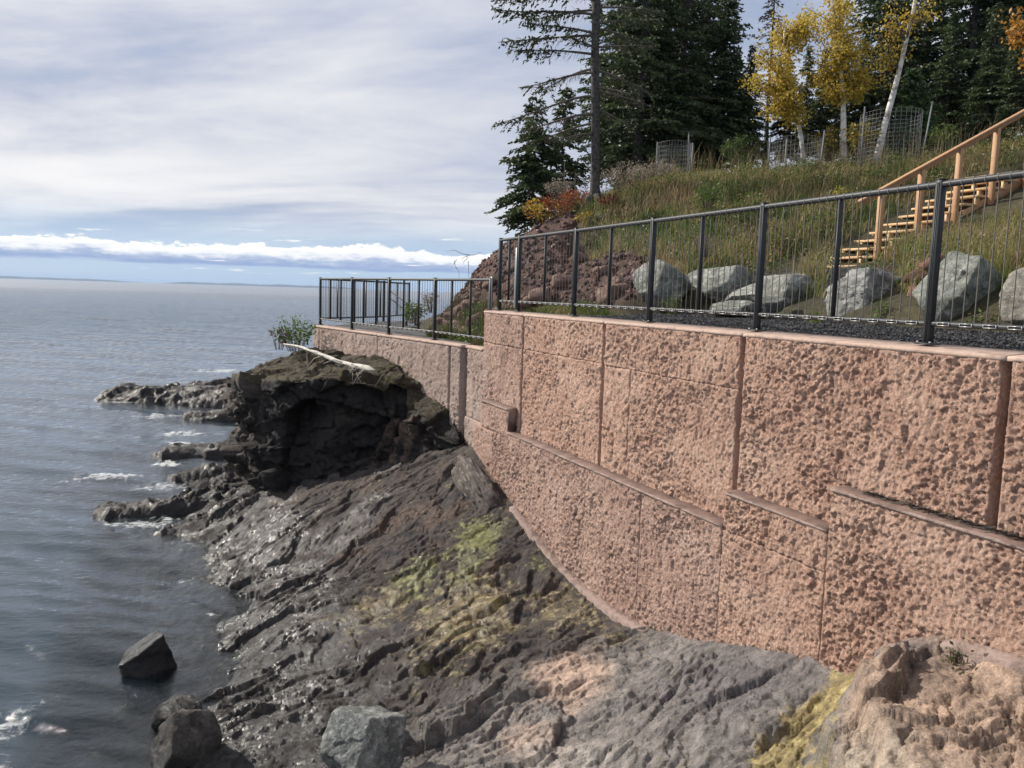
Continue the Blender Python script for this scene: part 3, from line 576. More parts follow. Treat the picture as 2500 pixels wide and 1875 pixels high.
sheet('gravel_terrace', 14.95, 22.7, tf_line, lambda s: 0.75+0*s, lambda s, t: 3.56 + 0.02*fbm(xyz(s, t)*2, 3, 125)+0.012*fbm(xyz(s, t)*9, 3, 122), 200, 50)
sheet('gravel_terrace', 22.68, 28.5, lambda s: tf_line(22.7)+(s-22.7)*0.72, lambda s: np.maximum(1.2, tf_line(22.7)+(s-22.7)*0.72+1.2), lambda s, t: 3.56 + 0.02*fbm(xyz(s, t)*2, 3, 125), 80, 30)
def stones(name, S, T, Zf, r0, r1, mat, cols, kind='stuff', sink=.3):
    n = len(S); base = np.array([(1,0,0),(-1,0,0),(0,1,0),(0,-1,0),(0,0,1),(0,0,-1)], float)
    tri = np.array([(0,2,4),(2,1,4),(1,3,4),(3,0,4),(2,0,5),(1,2,5),(3,1,5),(0,3,5)])
    r = rng.uniform(r0, r1, n)**1.0; sc = rng.uniform(.6, 1.25, (n, 1, 3))*np.array([1, 1, .75]); q = rng.normal(size=(n, 4)); q /= np.linalg.norm(q, axis=1, keepdims=True)
    w, x, y, z = q.T; RM = np.stack([1-2*(y*y+z*z), 2*(x*y-z*w), 2*(x*z+y*w), 2*(x*y+z*w), 1-2*(x*x+z*z), 2*(y*z-x*w), 2*(x*z-y*w), 2*(y*z+x*w), 1-2*(x*x+y*y)], -1).reshape(n, 3, 3)
    V = np.einsum('nij,nkj->nki', RM, base[None]*sc*rng.uniform(.7, 1.2, (n, 6, 1)))*r[:, None, None]
    cen = W(S, T, Zf(S, T)) + np.array([0, 0, 1.])*(r*(1-2*sink)*.5)[:, None]; V = V+cen[:, None]
    F = (tri[None]+6*np.arange(n)[:, None, None]).reshape(-1, 3); c = np.asarray(cols)[rng.integers(0, len(cols), n)]*rng.uniform(.7, 1.3, (n, 1))
    cc = np.repeat(np.concatenate([c, np.zeros((n, 1))], 1), 6, 0); return link(name, mesh(name, V.reshape(-1, 3), F, mat, cc), kind=kind)
n = 26000; S_ = rng.uniform(2.5, 12.9, n); T_ = rng.uniform(.17, 2.3, n)
stones('gravel', S_, T_, gravel_z, .008, .021, M['boulder'], [(.05,.05,.055),(.10,.10,.105),(.16,.16,.16),(.03,.03,.033),(.07,.07,.08)])
# ================================================================== RETAINING WALLS
def panel(name, parent, org, frame, s0, s1, z0, z1, tf, res, mat, seed, amp=0.042, depth=0.16, zfun=None, round_=0.02):
    """one rock-faced concrete panel: a displaced front sheet returned to its sides"""
    ns, nz = max(4, int((s1-s0)/res)), max(4, int((z1-z0)/res)); s = np.linspace(s0, s1, ns+1); z = np.linspace(z0, z1, nz+1)
    S, Zv = np.meshgrid(s, z, indexing='ij'); P = xyz(S, Zv, seed*3.7)
    P = P + 0.014*np.stack([fbm(P*16, 2, 128), fbm(P*16+5, 2, 129), 0*S], -1)
    def fc(w, h, k, sd): return facets(np.stack([P[..., 0]/w, P[..., 1]/h], -1)+seed*k, sd)
    o1, l1, e1 = fc(.16, .21, 7, 41); o2, l2, e2 = fc(.045, .060, 5, 43); o3, l3, e3 = fc(.025, .031, 3, 45)
    k = .65+.7*ss(fbm(P*1.3, 2, 134), -.3, .35)
    d = .0040*o1 + .015*l1 + .016*fbm(P*1.8, 2, 135) + k*(.0058*o2 + .0185*l2) + k*(.0056*o3 + .0165*l3) + .004*fbm(P*34, 2, 139)
    d = d - .014*ss(fbm(P*np.array([22, 3.0, 1])+8, 3, 137, .6), .27, .35)
    d = d*amp/.042
    ed = np.minimum.reduce([S-s0, s1-S, np.broadcast_to(z1-Zv, S.shape)]); d = np.where(ed < 1e-6, -0.010, d*ss(ed, -.010, .028))
    fr = frame
    def FW(S, T, Zv): return fr(S, T, Zv) - org
    front = FW(S, tf - d, Zv); nf = (ns+1)*(nz+1); idx = np.arange(nf).reshape(ns+1, nz+1)
    ring = np.concatenate([idx[:, 0], idx[-1, 1:], idx[-2::-1, -1], idx[0, -2:0:-1]]); rs, rz = S.ravel()[ring], Zv.ravel()[ring]
    back = FW(rs, np.full(len(ring), tf+depth), rz); m = len(ring); k = np.arange(m)
    side = np.stack([ring[k], nf+k, nf+(k+1) % m, ring[(k+1) % m]], -1)
    me = mesh(name, np.concatenate([front.reshape(-1, 3), back]), [grid_faces(ns+1, nz+1)[:, ::-1], side[:, ::-1]], mat); return link(name, me, parent)
def slab(name, parent, org, frame, s0, s1, t0, t1, z0, z1, mat, slope=0.0, rag=0.0, seed=1):
    """a plain concrete strip: ledge, coping or footing; slope drops its front edge"""
    n = max(3, int((s1-s0)/.06)); s = np.linspace(s0, s1, n+1); j = rag*fbm(xyz(s*6, seed), 3, 141, .6); rows = []
    c = .008
    zz = (lambda v: v(s)) if callable(z1) else (lambda v: np.full(n+1, v)); zt = zz(z1); zl = (z0(s) if callable(z0) else np.full(n+1, z0))
    for (t, z) in [(t0+j, zl), (t0+j, zt-slope-c), (t0+c+j, zt-slope), (t1+0*s, zt), (t1+0*s, zl)]: rows.append(frame(s, t, z)-org)
    V = np.stack(rows, 1); k = 5; Q = grid_faces(n+1, k); lastQ = np.stack([np.arange(n)*k+4, np.arange(1, n+1)*k+4, np.arange(1, n+1)*k, np.arange(n)*k], -1)
    V = V.reshape(-1, 3); caps = [[0, 1, 2, 3, 4], [n*k+4, n*k+3, n*k+2, n*k+1, n*k]]
    return link(name, mesh(name, V, [np.concatenate([Q, lastQ]), np.array(caps)], mat), parent)
org = W(9.0, -.2, 0.0)
wall = thing('retaining_wall', 'long pink rock-faced concrete retaining wall stepping down to the shore under the taller fence', 'wall', org)
TF, TL = -0.20, -0.335; G1, G2, G3 = 0.034, 0.006, 0.003
J = [13.18, 10.77, 8.20, 5.65, 3.10, 0.5, -2.0, -4.0]
seed = [1]
def P_(s0, s1, z0, z1, tf, res, mat='wall', **k):
    seed[0] += 1; return panel('panel', wall, org, W, s0, s1, z0, z1, tf, res, M[mat], seed[0], **k)
# upper tier: top course and the taller course below it
P_(13.18+G1, 14.80, 3.70, 4.185, TF, .019, 'wall_mid'); P_(13.18+G1, 14.80, 2.40, 3.70-G3, TF, .019, 'wall_mid')
P_(10.77+G1, 13.18-G1, 3.70, 4.185, TF, .0140); P_(10.77+G1, 13.18-G1, 2.38, 3.70-G3, TF, .0140)
P_(8.20+G1, 10.77-G1, 3.69, 4.185, TF, .0120); P_(8.20+G1, 10.13-G2, 2.38, 3.69-G3, TF, .0120); P_(10.13+G2, 10.77-G1, 2.38, 3.69-G3, TF, .02)
P_(5.65+G1, 8.20-G1, 2.38, 4.185, TF, .0098); P_(3.10+G1, 5.65-G1, 2.9, 4.185, TF, .0098); P_(0.5+G1, 3.10-G1, 2.9, 4.185, TF, .05); P_(-4, 0.5-G1, 2.9, 4.185, TF, .06)
# lower tier
P_(13.90+G2, 14.78, 1.2, 2.34, TL, .019, 'wall_mid'); P_(13.34, 14.48, 2.35, 2.765, TL, .024, 'wall_mid'); P_(14.49, 15.55, 2.35, 3.545, TF-.005, .022, 'wall_grey'); P_(14.79, 15.55, 1.4, 2.345, TF-.03, .022, 'wall_grey')
P_(9.57+G2, 13.90-G2, .5, 2.425, TL, .0140, 'wall_mid'); P_(8.165, 9.57-G2, .5, 2.425, TL, .0120, 'wall_mid')
P_(6.885+G2, 8.158, 2.41, 2.745, TL, .0098); P_(6.885+G2, 8.158, .8, 2.404, TL, .0098)
P_(3.6, 6.885-G2, 1.3, 3.075, TL, .0098); P_(-4, 3.59, 1.3, 3.075, TL, .05)
# ledges on the lower tier
slab('ledge', wall, org, W, 13.335, 14.49, TL-.012, TF+.06, 2.758, 2.80, M['ledge'], .012, .012, 1)
slab('ledge', wall, org, W, 8.155, 13.33, TL-.012, TF+.06, 2.418, 2.455, M['ledge'], .012, .012, 2)
slab('ledge', wall, org, W, 6.88, 8.152, TL-.012, TF+.06, 2.738, 2.775, M['ledge'], .012, .012, 3)
slab('ledge', wall, org, W, -4, 6.876, TL-.012, TF+.06, 3.068, 3.108, M['ledge'], .012, .012, 4)
for a_, b_, z_ in ((13.337, 14.488, 2.80), (8.157, 13.328, 2.455), (6.882, 8.150, 2.775), (-4, 6.874, 3.108)):
    slab('ledge_lip', wall, org, W, a_, b_, TL-.017, TL+.004, z_-.038, z_-.014, M['foot'], .003, .014, z_)
def raw_slab(name, parent, org, frame, s0, s1, t0, t1, z0, z1, mat):
    V, Q = box_geo(s0, s1, t0, t1, z0, z1); return link(name, mesh(name, frame(V[:, 0], V[:, 1], V[:, 2])-org, Q, mat), parent)
raw_slab('step_end', wall, org, W, 13.31, 13.336, TL-.004, TF+.05, 2.456, 2.796, M['ledge'])
raw_slab('core', wall, org, W, -4, 14.77, TF+.155, 0.13, 0.2, 4.176, M['ledge'])
raw_slab('return_wall', wall, org, W, 14.50, 14.79, 0.131, 2.4, 3.0, 4.15, M['smooth'])
raw_slab('lower_core', wall, org, W, 14.78, 15.62, TF+.05, 0.13, 0.6, 3.53, M['ledge'])
for a, b in zip(J[:-1], J[1:]): slab('coping', wall, org, W, b+.004, a-.004, TF-.006, .16, 4.178, 4.23, M['smooth'], .022, .010, a)
slab('coping', wall, org, W, 13.184, 14.80, TF-.006, .16, 4.178, 4.23, M['smooth'], .022, .010, 9)
slab('coping', wall, org, W, 14.81, 15.64, TF-.01, .16, 3.535, 3.592, M['smooth'], .0120, .010, 12)
fz = lambda s: np.interp(s, [9.2, 9.9, 10.8, 11.7, 12.6, 13.0], [.98, .93, .95, 1.06, 1.30, 1.40])
slab('footing', wall, org, W, 9.25, 12.95, TL-.10, TL+.05, lambda s: fz(s)-.6, lambda s: fz(s)+.03, M['foot'], .02, .05, 5)
fz2 = lambda s: np.interp(s, [-4, 4.6, 5.2, 5.7, 6.1], [2.47, 2.45, 2.44, 2.36, 2.20])
slab('footing', wall, org, W, -4, 6.08, TL-.09, TL+.05, lambda s: fz2(s)-.5, lambda s: fz2(s)+.02, M['foot'], .04, .05, 6)

# the far, lower length of wall, turned a little towards the lake
Q0 = np.array([-1.503, 15.55, 0.0]); BD = np.array([-.5656, .8247, 0.0]); BI = np.array([.8247, .5656, 0.0])
def WB(s, t, z):
    s, t, z = np.broadcast_arrays(np.asarray(s, float), np.asarray(t, float), np.asarray(z, float)); return Q0 + s[..., None]*BD + t[..., None]*BI + z[..., None]*np.array([0, 0, 1.])
orgb = WB(2.0, -.2, 0.0)
wallb = thing('retaining_wall', 'lower grey-pink rock-faced retaining wall behind the dark outcrop, under the lower fence', 'wall', orgb)
def PB(s0, s1, z0, z1, res=.03): seed[0] += 1; return panel('panel', wallb, orgb, WB, s0, s1, z0, z1, -.2, res, M['wall_grey'], seed[0])
PB(-1.30, -.98, 1.3, 3.54, .022); PB(-.90, 2.08, 1.5, 3.54, .027); PB(2.10, 5.38, 2.0, 3.54); PB(5.40, 5.78, 2.0, 3.54)
raw_slab('core', wallb, orgb, WB, -1.28, 5.76, -.075, .10, 1.0, 3.53, M['ledge'])
for a, b in ((-1.36, .6), (.61, 2.09), (2.10, 3.9), (3.91, 5.79)): slab('coping', wallb, orgb, WB, a, b, -.205, .17, 3.535, 3.59, M['smooth'], .0120, .012, a+3)
raw_slab('return_wall', wallb, orgb, WB, 5.47, 5.77, .171, 1.4, 2.0, 3.5, M['smooth'])

# ================================================================== METAL FENCES
an = np.arange(8)*math.pi/4
def cyl_mesh(name, mat, n=10):
    V, Q, T = tube_geo([[0, 0, 0], [0, 0, 1]], [1, 1], n); return mesh(name, V, [Q, T], mat, None, False)
ME_rail = cyl_mesh('rail', M['metal'], 14); ME_cable = cyl_mesh('cable', M['cable'], 6); ME_col = cyl_mesh('cable_collar', M['collar'], 10)
for p in ME_rail.polygons: p.use_smooth = len(p.vertices) == 4
a_ = Acc(); V, Q = box_geo(-.027, .027, -.027, .027, 0, 1.16, .004); a_.add(V, Q)
for sgn in (-1, 1):
    V, Q = box_geo(.006*sgn-.003, .006*sgn+.003, -.030, -.0265, .02, 1.14); a_.add(V, Q)
V, Q = box_geo(-.029, .029, -.029, .029, 1.158, 1.166); a_.add(V, Q)
ME_post = a_.mesh('post', M['metal'])
V, Q = box_geo(-.07, .07, -.055, .055, 0, .012, .003); ME_base = mesh('base_plate', V, Q, M['metal'])
a_ = Acc()
for (x, y) in ((-.052, -.038), (.052, -.038), (-.052, .038), (.052, .038)):
    V, Q, T = tube_geo([[x, y, .012], [x, y, .022]], [.009, .009], 6); a_.add(V, Q, T)
ME_bolt = a_.mesh('anchor_bolts', M['clip'])
V, Q = box_geo(-.007, .007, -.020, .020, 0, 1); ME_bar = mesh('stay_bar', V, Q, M['metal'])
a_ = Acc()
for b in ((-.046, .046, -.004, .004, .007, .012), (-.046, .046, -.004, .004, -.012, -.007), (-.050, -.046, -.004, .004, -.012, .012), (.046, .050, -.004, .004, -.012, .012)):
    V, Q = box_geo(*b); a_.add(V, Q)
ME_clip = a_.mesh('cable_clip', M['clip'])
V, Q = box_geo(-.05, .05, -.006, .006, 0, 1, .002); ME_brk = mesh('bracket_plate', V, Q, M['plate'])
ZV = Vector((0, 0, 1))
def along(o_parent, name, me, a, b, r):
    a, b = Vector(a), Vector(b); d = b-a; q = ZV.rotation_difference(d.normalized()).to_euler()
    return link(name, me, o_parent, a, q, (r, r, d.length))
def fence(label, posts, bars, skip_ends=(False, False), bottom_h=.15, dark=False, spacing=.089, clips=True, group=None):
    o = thing('metal_fence', label, 'fence', posts[0], 0, group); L0 = Vector(posts[0]); P = [Vector(p)-L0 for p in posts]
    for i, p in enumerate(P):
        d = (P[min(i+1, len(P)-1)]-P[max(i-1, 0)]); ang = math.atan2(d.y, d.x)
        po = link('post', ME_post, o, p, (0, 0, ang)); link('base_plate', ME_base, o, p, (0, 0, ang)); link('anchor_bolts', ME_bolt, o, p, (0, 0, ang))
    for i, (a, b) in enumerate(zip(P[:-1], P[1:])):
        d = b-a; Ln = d.length; u = d/Ln; ang = math.atan2(u.y, u.x); e = .028
        along(o, 'top_rail', ME_rail, a+u*e+ZV*1.128, b-u*e+ZV*1.128, .024); along(o, 'bottom_rail', ME_rail, a+u*e+ZV*bottom_h, b-u*e+ZV*bottom_h, .02)
        bx = [Ln*(k+1)/(bars+1) for k in range(bars)]
        for x in bx: link('stay_bar', ME_bar, o, a+u*x+ZV*(bottom_h+.018), (0, 0, ang), (1, 1, 1.128-bottom_h-.04))
        nn = max(2, int(round(Ln/spacing))-1); sp = Ln/(nn+1); side = Vector((u.y, -u.x, 0))
        if side.dot(Vector((-IV[0], -IV[1], 0))) < 0: side = -side
        for k in range(nn):
            x = sp*(k+1)
            if any(abs(x-q) < .03 for q in bx): continue
            link('cable', ME_cable, o, a+u*x+side*.0+ZV*(bottom_h+.01), (0, 0, 0), (.0040, .0040, 1.128-bottom_h-.02))
            c0 = a+u*x+ZV*1.128
            along(o, 'cable_collar', ME_col, c0-u*.005, c0+u*.005, .0256)
            if clips and k % 2 == 0 and k+1 < nn: link('cable_clip', ME_clip, o, a+u*(x+sp/2)+ZV*bottom_h+side*.0235, (0, 0, ang), (sp/.092, 1, 1))
    return o
zt = 4.23
upper = fence('tall dark metal cable fence on top of the pink wall, in front of the boulders', [tuple(W(s, 0, zt)) for s in (14.65, 13.87, 11.98, 10.11, 8.27, 6.41, 4.55, 2.69, .83)], 1)
L0 = np.array(upper.location)
for s, z0, h in ((13.87+.045, .05, .93),): link('bracket_plate', ME_brk, upper, tuple(W(s, -.034, zt+z0)-L0), (0, 0, math.atan2(DV[1], DV[0])), (.7, 1, h))
lz = 3.592; bp = [(-.40, 13.70), (-1.503, 15.55), (-2.577, 16.92), (-3.647, 18.48), (-4.802, 20.36)]
lower = fence('lower dark metal cable fence along the far stretch of wall above the outcrop', [(x, y, lz) for x, y in bp], 2, spacing=.093)
link('bracket_plate', ME_brk, lower, (0.0, 0.0, .33), (0, 0, rad(112)), (1.1, 1, .85))
rp = [np.append(at(x, y, d)[:2], lz) for x, y, d in ((782*.885, 640, 20.62), (765, 640, 21.9), (814.5, 640, 23.05), (829, 640, 23.5), (884, 640, 26.2))]
ret = fence('dark metal cable fence turning inland at the far corner of the terrace', [tuple(p) for p in rp], 1, spacing=.11, clips=False)
hr = thing('stair_handrail', 'dark metal double handrail sloping down seen through the lower fence', 'handrail', tuple(at(930, 690, 22.5)*np.array([1, 1, 0])+np.array([0, 0, 3.3])))
hl = np.array(hr.location)
for nm, dz in (('top_rail', 0.0), ('lower_rail', -.2)):
    a, b = at(842, 628, 22.6), at(917, 685, 21.4); along(hr, nm, ME_rail, a-hl+np.array([0, 0, dz]), b-hl+np.array([0, 0, dz*1.0]), .0140)
for px, d in ((878.5, 22.0),):
    p = at(px, 655, d); V, Q = box_geo(-.03, .03, -.03, .03, 3.0-p[2], 0.02, .003); link('post', mesh('post', V, Q, M['metal']), hr, tuple(p-hl), (0, 0, .4))

# ================================================================== TIMBER STAIRS
st_o = W(12.08, 4.55, 4.95); stairs = thing('wooden_stairs', 'cedar-coloured timber stairs with a handrail climbing the grassy hill', 'stairs', tuple(st_o), math.atan2(IV[1], IV[0]))
# local x climbs inland, local y runs along the wall away from the viewer
NS, RUN, RISE, HW = 12, .305, .152, .47
V, Q = box_geo(-.03, .30, -HW-.03, HW+.03, -.038, 0, .004); ME_tread = mesh('tread', V, Q, M['palewood'])
V, Q = box_geo(-.01, .012, -HW, HW, -RISE+.002, -.04); ME_riser = mesh('riser', V, Q, mottled('dark_weathered_board', (.06, .035, .02), (.09, .05, .03), 9, .8, ()))
V, Q = box_geo(-.022, .26, -.022, .022, -RISE-.036+.001, -.039, .003); ME_blk = mesh('stringer_block', V, Q, M['palewood'])
for k in range(NS):
    z = .14+RISE*k; link('tread', ME_tread, stairs, (RUN*k, 0, z)); link('riser', ME_riser, stairs, (RUN*k+.09, 0, z))
    for y in ((-HW+.03, .10, HW-.05) if k % 2 == 0 else (-HW+.22, HW-.12)): link('stringer_block', ME_blk, stairs, (RUN*k, y, z))
zr = .98; prs = [(.30, .30), (1.08, .69), (1.86, 1.08), (2.64, 1.47), (3.42, 1.86), (4.2, 2.25)]
for (x, z) in prs:
    V, Q = box_geo(-.036, .036, -.042, .042, -.75, zr-.05, .005); link('rail_post', mesh('rail_post', V, Q, M['wood']), stairs, (x, -HW-.09, z))
a_ = Acc(); x0, z0, x1, z1 = -.12, .09+zr, 4.9, 2.60+zr; sl_ = (z1-z0)/(x1-x0)
V, Q = box_geo(x0, x1, -HW-.135, -HW-.045, -.017, .017, .004); V[:, 2] += z0+(V[:, 0]-x0)*sl_; a_.add(V, Q); stairs_cap = link('handrail', a_.mesh('handrail', M['wood']), stairs)
V, Q = box_geo(x0+.05, x1, -HW-.105, -HW-.075, -.085, -.020, .004); V[:, 2] += z0+(V[:, 0]-x0)*sl_; link('rail_board', mesh('rail_board', V, Q, M['wood']), stairs)
for sy in (-HW-.005, HW+.005):
    V, Q = box_geo(-.02, RUN*NS, sy-.02, sy+.02, -.30, -.06); V[:, 2] += .08+V[:, 0]*RISE/RUN; link('stringer', mesh('stringer', V, Q, M['wood']), stairs)
# ================================================================== BOULDERS AND STONES
def ico(sub):
    import bmesh
    bm = bmesh.new(); bmesh.ops.create_icosphere(bm, subdivisions=sub, radius=1.0)
    V = np.array([v.co[:] for v in bm.verts]); F = np.array([[v.index for v in f.verts] for f in bm.faces]); bm.free(); return V, F
ICO = {k: ico(k) for k in (1, 2, 3, 5, 6)}
def boulder_geo(size, seed, nplanes=14, planes=None, rough=.05, sub=5, rnd=0.018):
    """a rock broken along flat planes, then weathered"""
    r = np.random.default_rng(seed); D, F = ICO[sub]; N = norm(r.normal(size=(nplanes, 3))); dd = r.uniform(.60, .95, nplanes)
    if planes is not None: N = np.concatenate([norm(np.array([p[:3] for p in planes], float)), N]); dd = np.concatenate([[p[3] for p in planes], dd])
    k = D@N.T; rr = np.where(k > 1e-3, dd/np.maximum(k, 1e-3), 9.0); rad_ = np.minimum(rr.min(1), 1.25)
    mm = rr.min(1); soft = mm - rnd*np.log(np.exp(-(rr-mm[:, None])/rnd).sum(1)); rad_ = np.minimum(soft, 1.25)
    V = D*rad_[:, None]; P = V*2.2+seed*3.1
    f1, f2, cid = worley(P*1.5, seed % 91)
    o1_, l1_, e1_ = facets(P*1.1, seed % 77); o2_, l2_, e2_ = facets(P*3.0, seed % 73)
    V = V + D*(rough*(.4*o1_+1.0*l1_+.12*o2_+.45*l2_ - .3*(1-ss(e1_, 0, .05)) + .6*fbm(P, 4, seed % 50, .55) + .9*(cid-.5)*ss(f2-f1, 0, .2) + .55*fbm(P*4, 4, seed % 50+3, .62, True)))[:, None]
    return V*np.asarray(size), F
def stone_cols(P, seed, c1, c2, c3, wetline=None):
    n = fbm(P*4+seed, 4, 151, .6); n2 = fbm(P*14+seed, 4, 153, .6)
    c = np.array(c1)+(np.array(c2)-np.array(c1))*ss(n, -.15, .3)[:, None]; c = c+(np.array(c3)-c)*(ss(n2, .08, .32)*.8)[:, None]
    a = np.zeros(len(P)) if wetline is None else 1-ss(P[:, 2], wetline-.05, wetline+.12); c = c*(1-.55*a[:, None]); return np.concatenate([c, a[:, None]*.9], 1)
GREY = ((.20, .21, .185), (.38, .385, .345), (.58, .575, .52))
def px_boulder(name, label, x0, x1, y0, y1, depth, seed, cols=GREY, deepr=.8, group=None, planes=None, sink=.12, cat='boulder', rot=0, wet=None, rough=.040, npl=10, sub=5, top=1.0):
    if depth is None: depth = float(on_rock((x0+x1)/2, y1, 6.0)[1])
    k = PW/2212.*depth/F_PX; cx = at((x0+x1)/2, y1, depth); w = (x1-x0)*k/2*1.07; hh = (y1-y0)*k; hz = hh*(1+sink)/2
    V, F = boulder_geo((w, w*deepr, hz*1.06), seed, npl, planes, rough, sub)
    V[:, 0] *= w/(0.5*(V[:, 0].max()-V[:, 0].min())); V[:, 0] -= .5*(V[:, 0].max()+V[:, 0].min()); V[:, 2] *= hz/(.5*(V[:, 2].max()-V[:, 2].min())); V[:, 2] -= .5*(V[:, 2].max()+V[:, 2].min())
    loc = np.array([cx[0], cx[1]+w*deepr*.4, cx[2]+hh-hz])
    me = mesh(name, V, F, M['boulder'], stone_cols(V+loc, seed, *cols, wetline=(None if wet is None else wet)) if wet is None else stone_cols(np.c_[V[:, :2], V[:, 2]+loc[2]], seed, *cols, wetline=wet))
    return tag(link(name, me, loc=loc, rot=(0, 0, rot)), label, cat, group)
GB = 'quarried boulders lining the gravel path'
LF = (-.75, -.55, .25)
px_boulder('boulder', 'grey boulder with pale left face and dark right face, leftmost of the row', 1375, 1502, 560, 664, 12.6, 11, GREY, .8, GB, [(-.82, -.45, .30, .42), (.62, -.78, .05, .42), (.1, -.1, 1, .85)])
px_boulder('boulder', 'broad rounded grey-green boulder, second from the left in the row', 1494, 1640, 572, 664, 12.1, 23, GREY, .8, GB, [(-.75, -.5, .55, .46), (.6, -.78, .15, .5)])
px_boulder('boulder', 'smaller pale wedge-shaped boulder leaning on the broad grey-green one', 1578, 1685, 606, 654, 11.5, 35, GREY, .8, GB, [(-.6, -.5, .7, .42), (.8, -.55, .1, .6)])
px_boulder('boulder', 'low flat boulder lying at the gravel edge below the wedge-shaped one', 1538, 1645, 648, 682, 11.1, 41, GREY, .9, GB, [(-.55, -.5, .8, .42), (.8, -.7, .1, .55)])
px_boulder('boulder', 'flat-topped slab boulder with a deep dark front face, below the stairs', 1652, 1797, 590, 684, 11.0, 53, GREY, .8, GB, [(-.2, -.1, 1, .70), (.45, -1, -.2, .40), (-.9, -.3, .3, .6)])
px_boulder('boulder', 'dark low stone tucked under the slab boulder beside the fence post', 1632, 1705, 640, 684, 10.5, 67, ((.14, .15, .14), (.22, .23, .21), (.3, .3, .28)), .9, GB, [(0, -.3, 1, .6)])
px_boulder('boulder', 'squarish pale grey boulder with mottled front, just right of the stair foot', 1800, 1975, 578, 694, 9.75, 71, ((.22, .22, .21), (.44, .44, .41), (.64, .63, .58)), .75, GB, [(-.80, -.52, .20, .40), (.55, -.82, .12, .46), (-.1, 0, 1, .84), (-1, .1, .2, .85)], rough=.06)
px_boulder('boulder', 'big peaked boulder with smooth sloping pale face right of the nearest fence post', 2005, 2200, 542, 704, 8.3, 87, ((.22, .235, .205), (.40, .41, .36), (.56, .555, .49)), .75, GB, [(-.76, -.42, .52, .40), (.58, -.82, -.05, .40), (.6, 0, .8, .74)], rough=.045)
px_boulder('boulder', 'tan-grey boulder cut by the right edge of the picture', 2178, 2320, 575, 698, 7.6, 93, ((.26, .24, .20), (.36, .34, .29), (.44, .42, .37)), .75, GB, [(-.82, -.45, .35, .45)])
RED = ((.20, .105, .075), (.28, .155, .115), (.34, .22, .17)); GR = 'reddish stones between the boulders'
for i, (lb, b, d, sd) in enumerate([('small reddish stone at the foot of the squarish boulder', (1948, 2003, 655, 716), 9.0, 3), ('upright reddish stone left of the nearest fence post', (1962, 2000, 612, 668), 9.3, 5), ('flat reddish stone on top of the stack left of the nearest fence post', (1955, 2010, 582, 616), 9.6, 7), ('grey-red stone above the peaked boulder at the right edge', (2190, 2240, 535, 580), 8.9, 9), ('reddish flat stone under dry grass left of the peaked boulder', (1990, 2060, 545, 585), 9.6, 13)]):
    px_boulder('red_stone', lb, *b, d, sd*17, RED, .8, GR, cat='stone', sub=3)
# rocks at the water's edge
from mathutils.bvhtree import BVHTree
_bv = []
for o in C.objects:
    if o.name.startswith('rock_') and o.type == 'MESH':
        vv = np.empty(len(o.data.vertices)*3, np.float32); o.data.vertices.foreach_get('co', vv); pp = np.empty(len(o.data.loops), np.int32); o.data.loops.foreach_get('vertex_index', pp)
        _bv.append(BVHTree.FromPolygons(vv.reshape(-1, 3).tolist(), pp.reshape(-1, 4).tolist()))
def on_rock(x, y, fallback):                  # where the stone surface really lies along a line of sight
    k = PW/2212.; d = Vector(ray(x*k, y*k)).normalized(); best = None
    for b in _bv:
        h = b.ray_cast(Vector(EYE), d)
        if h[0] is not None and (best is None or h[3] < best[1]): best = (np.array(h[0]), h[3])
    return best[0] if best else at(x, y, fallback)
BLK = ((.028, .028, .03), (.045, .043, .043), (.075, .07, .066)); BRN = ((.095, .085, .077), (.145, .13, .118), (.21, .195, .18)); GRN = ((.17, .18, .17), (.29, .30, .285), (.46, .465, .44))
px_boulder('boulder', 'black wet wedge-shaped boulder standing in the shallow lake water', 241, 380, 1372, 1478, 9.0, 101, BLK, .85, None, [(-.5, -.1, .75, .42), (.75, -.75, .25, .50), (-.2, -1, .0, .62)], wet=.75, sink=.45, npl=5, rough=.03)
px_boulder('boulder', 'brown rounded boulder at the water edge near the bottom left', 318, 470, 1526, 1690, 7.35, 115, BRN, .9, None, [(-.75, -.6, .35, .62), (.6, -.7, .5, .66), (0, .1, 1, .82)], wet=.12, sink=.25, npl=30, rough=.03)
px_boulder('boulder', 'small black wet rock behind the brown rounded boulder', 318, 428, 1512, 1580, 7.9, 121, BLK, .8, None, None, wet=.9, sink=.3)
px_boulder('boulder', 'grey-green angular boulder resting on the rock shelf at the bottom centre', 681, 868, 1536, 1700, 6.65, 137, GRN, .85, None, [(-.55, -.65, .75, .55), (.75, -.6, .35, .60), (.1, .2, 1, .72), (-.9, .1, .3, .8)], sink=.15, npl=9, rough=.04, sub=6)
px_boulder('boulder', 'brown peaked rock just behind the grey-green boulder', 742, 846, 1514, 1580, 7.3, 149, BRN, .85, None, [(-.4, -.4, .8, .5), (.8, -.5, .3, .55)], sink=.3, npl=8, rough=.03)
# pale broken ledge wedged against the foot of the wall
def ledge_rock(label, pts, w, h, seed):
    o0 = W(*pts[0]); a_ = Acc(); V, F = boulder_geo((1, 1, 1), seed, 12, None, .09, 5); 
    s = np.interp(V[:, 0], [-1, 1], [pts[0][0], pts[1][0]]); t = np.interp(V[:, 0], [-1, 1], [pts[0][1], pts[1][1]]) + V[:, 1]*w; z = np.interp(V[:, 0], [-1, 1], [pts[0][2], pts[1][2]]) + V[:, 2]*h
    Vw = W(s, t, z); me = mesh('broken_rock', Vw-o0, F, M['boulder'], stone_cols(Vw, seed, (.12, .10, .09), (.20, .17, .15), (.42, .37, .32))); tag(link('broken_rock', me, loc=o0), label, 'rock')
ledge_rock('pale fractured rock wedge jammed against the foot of the wall', [(14.75, -.72, 1.75), (13.2, -.55, 1.22)], .17, .30, 7)

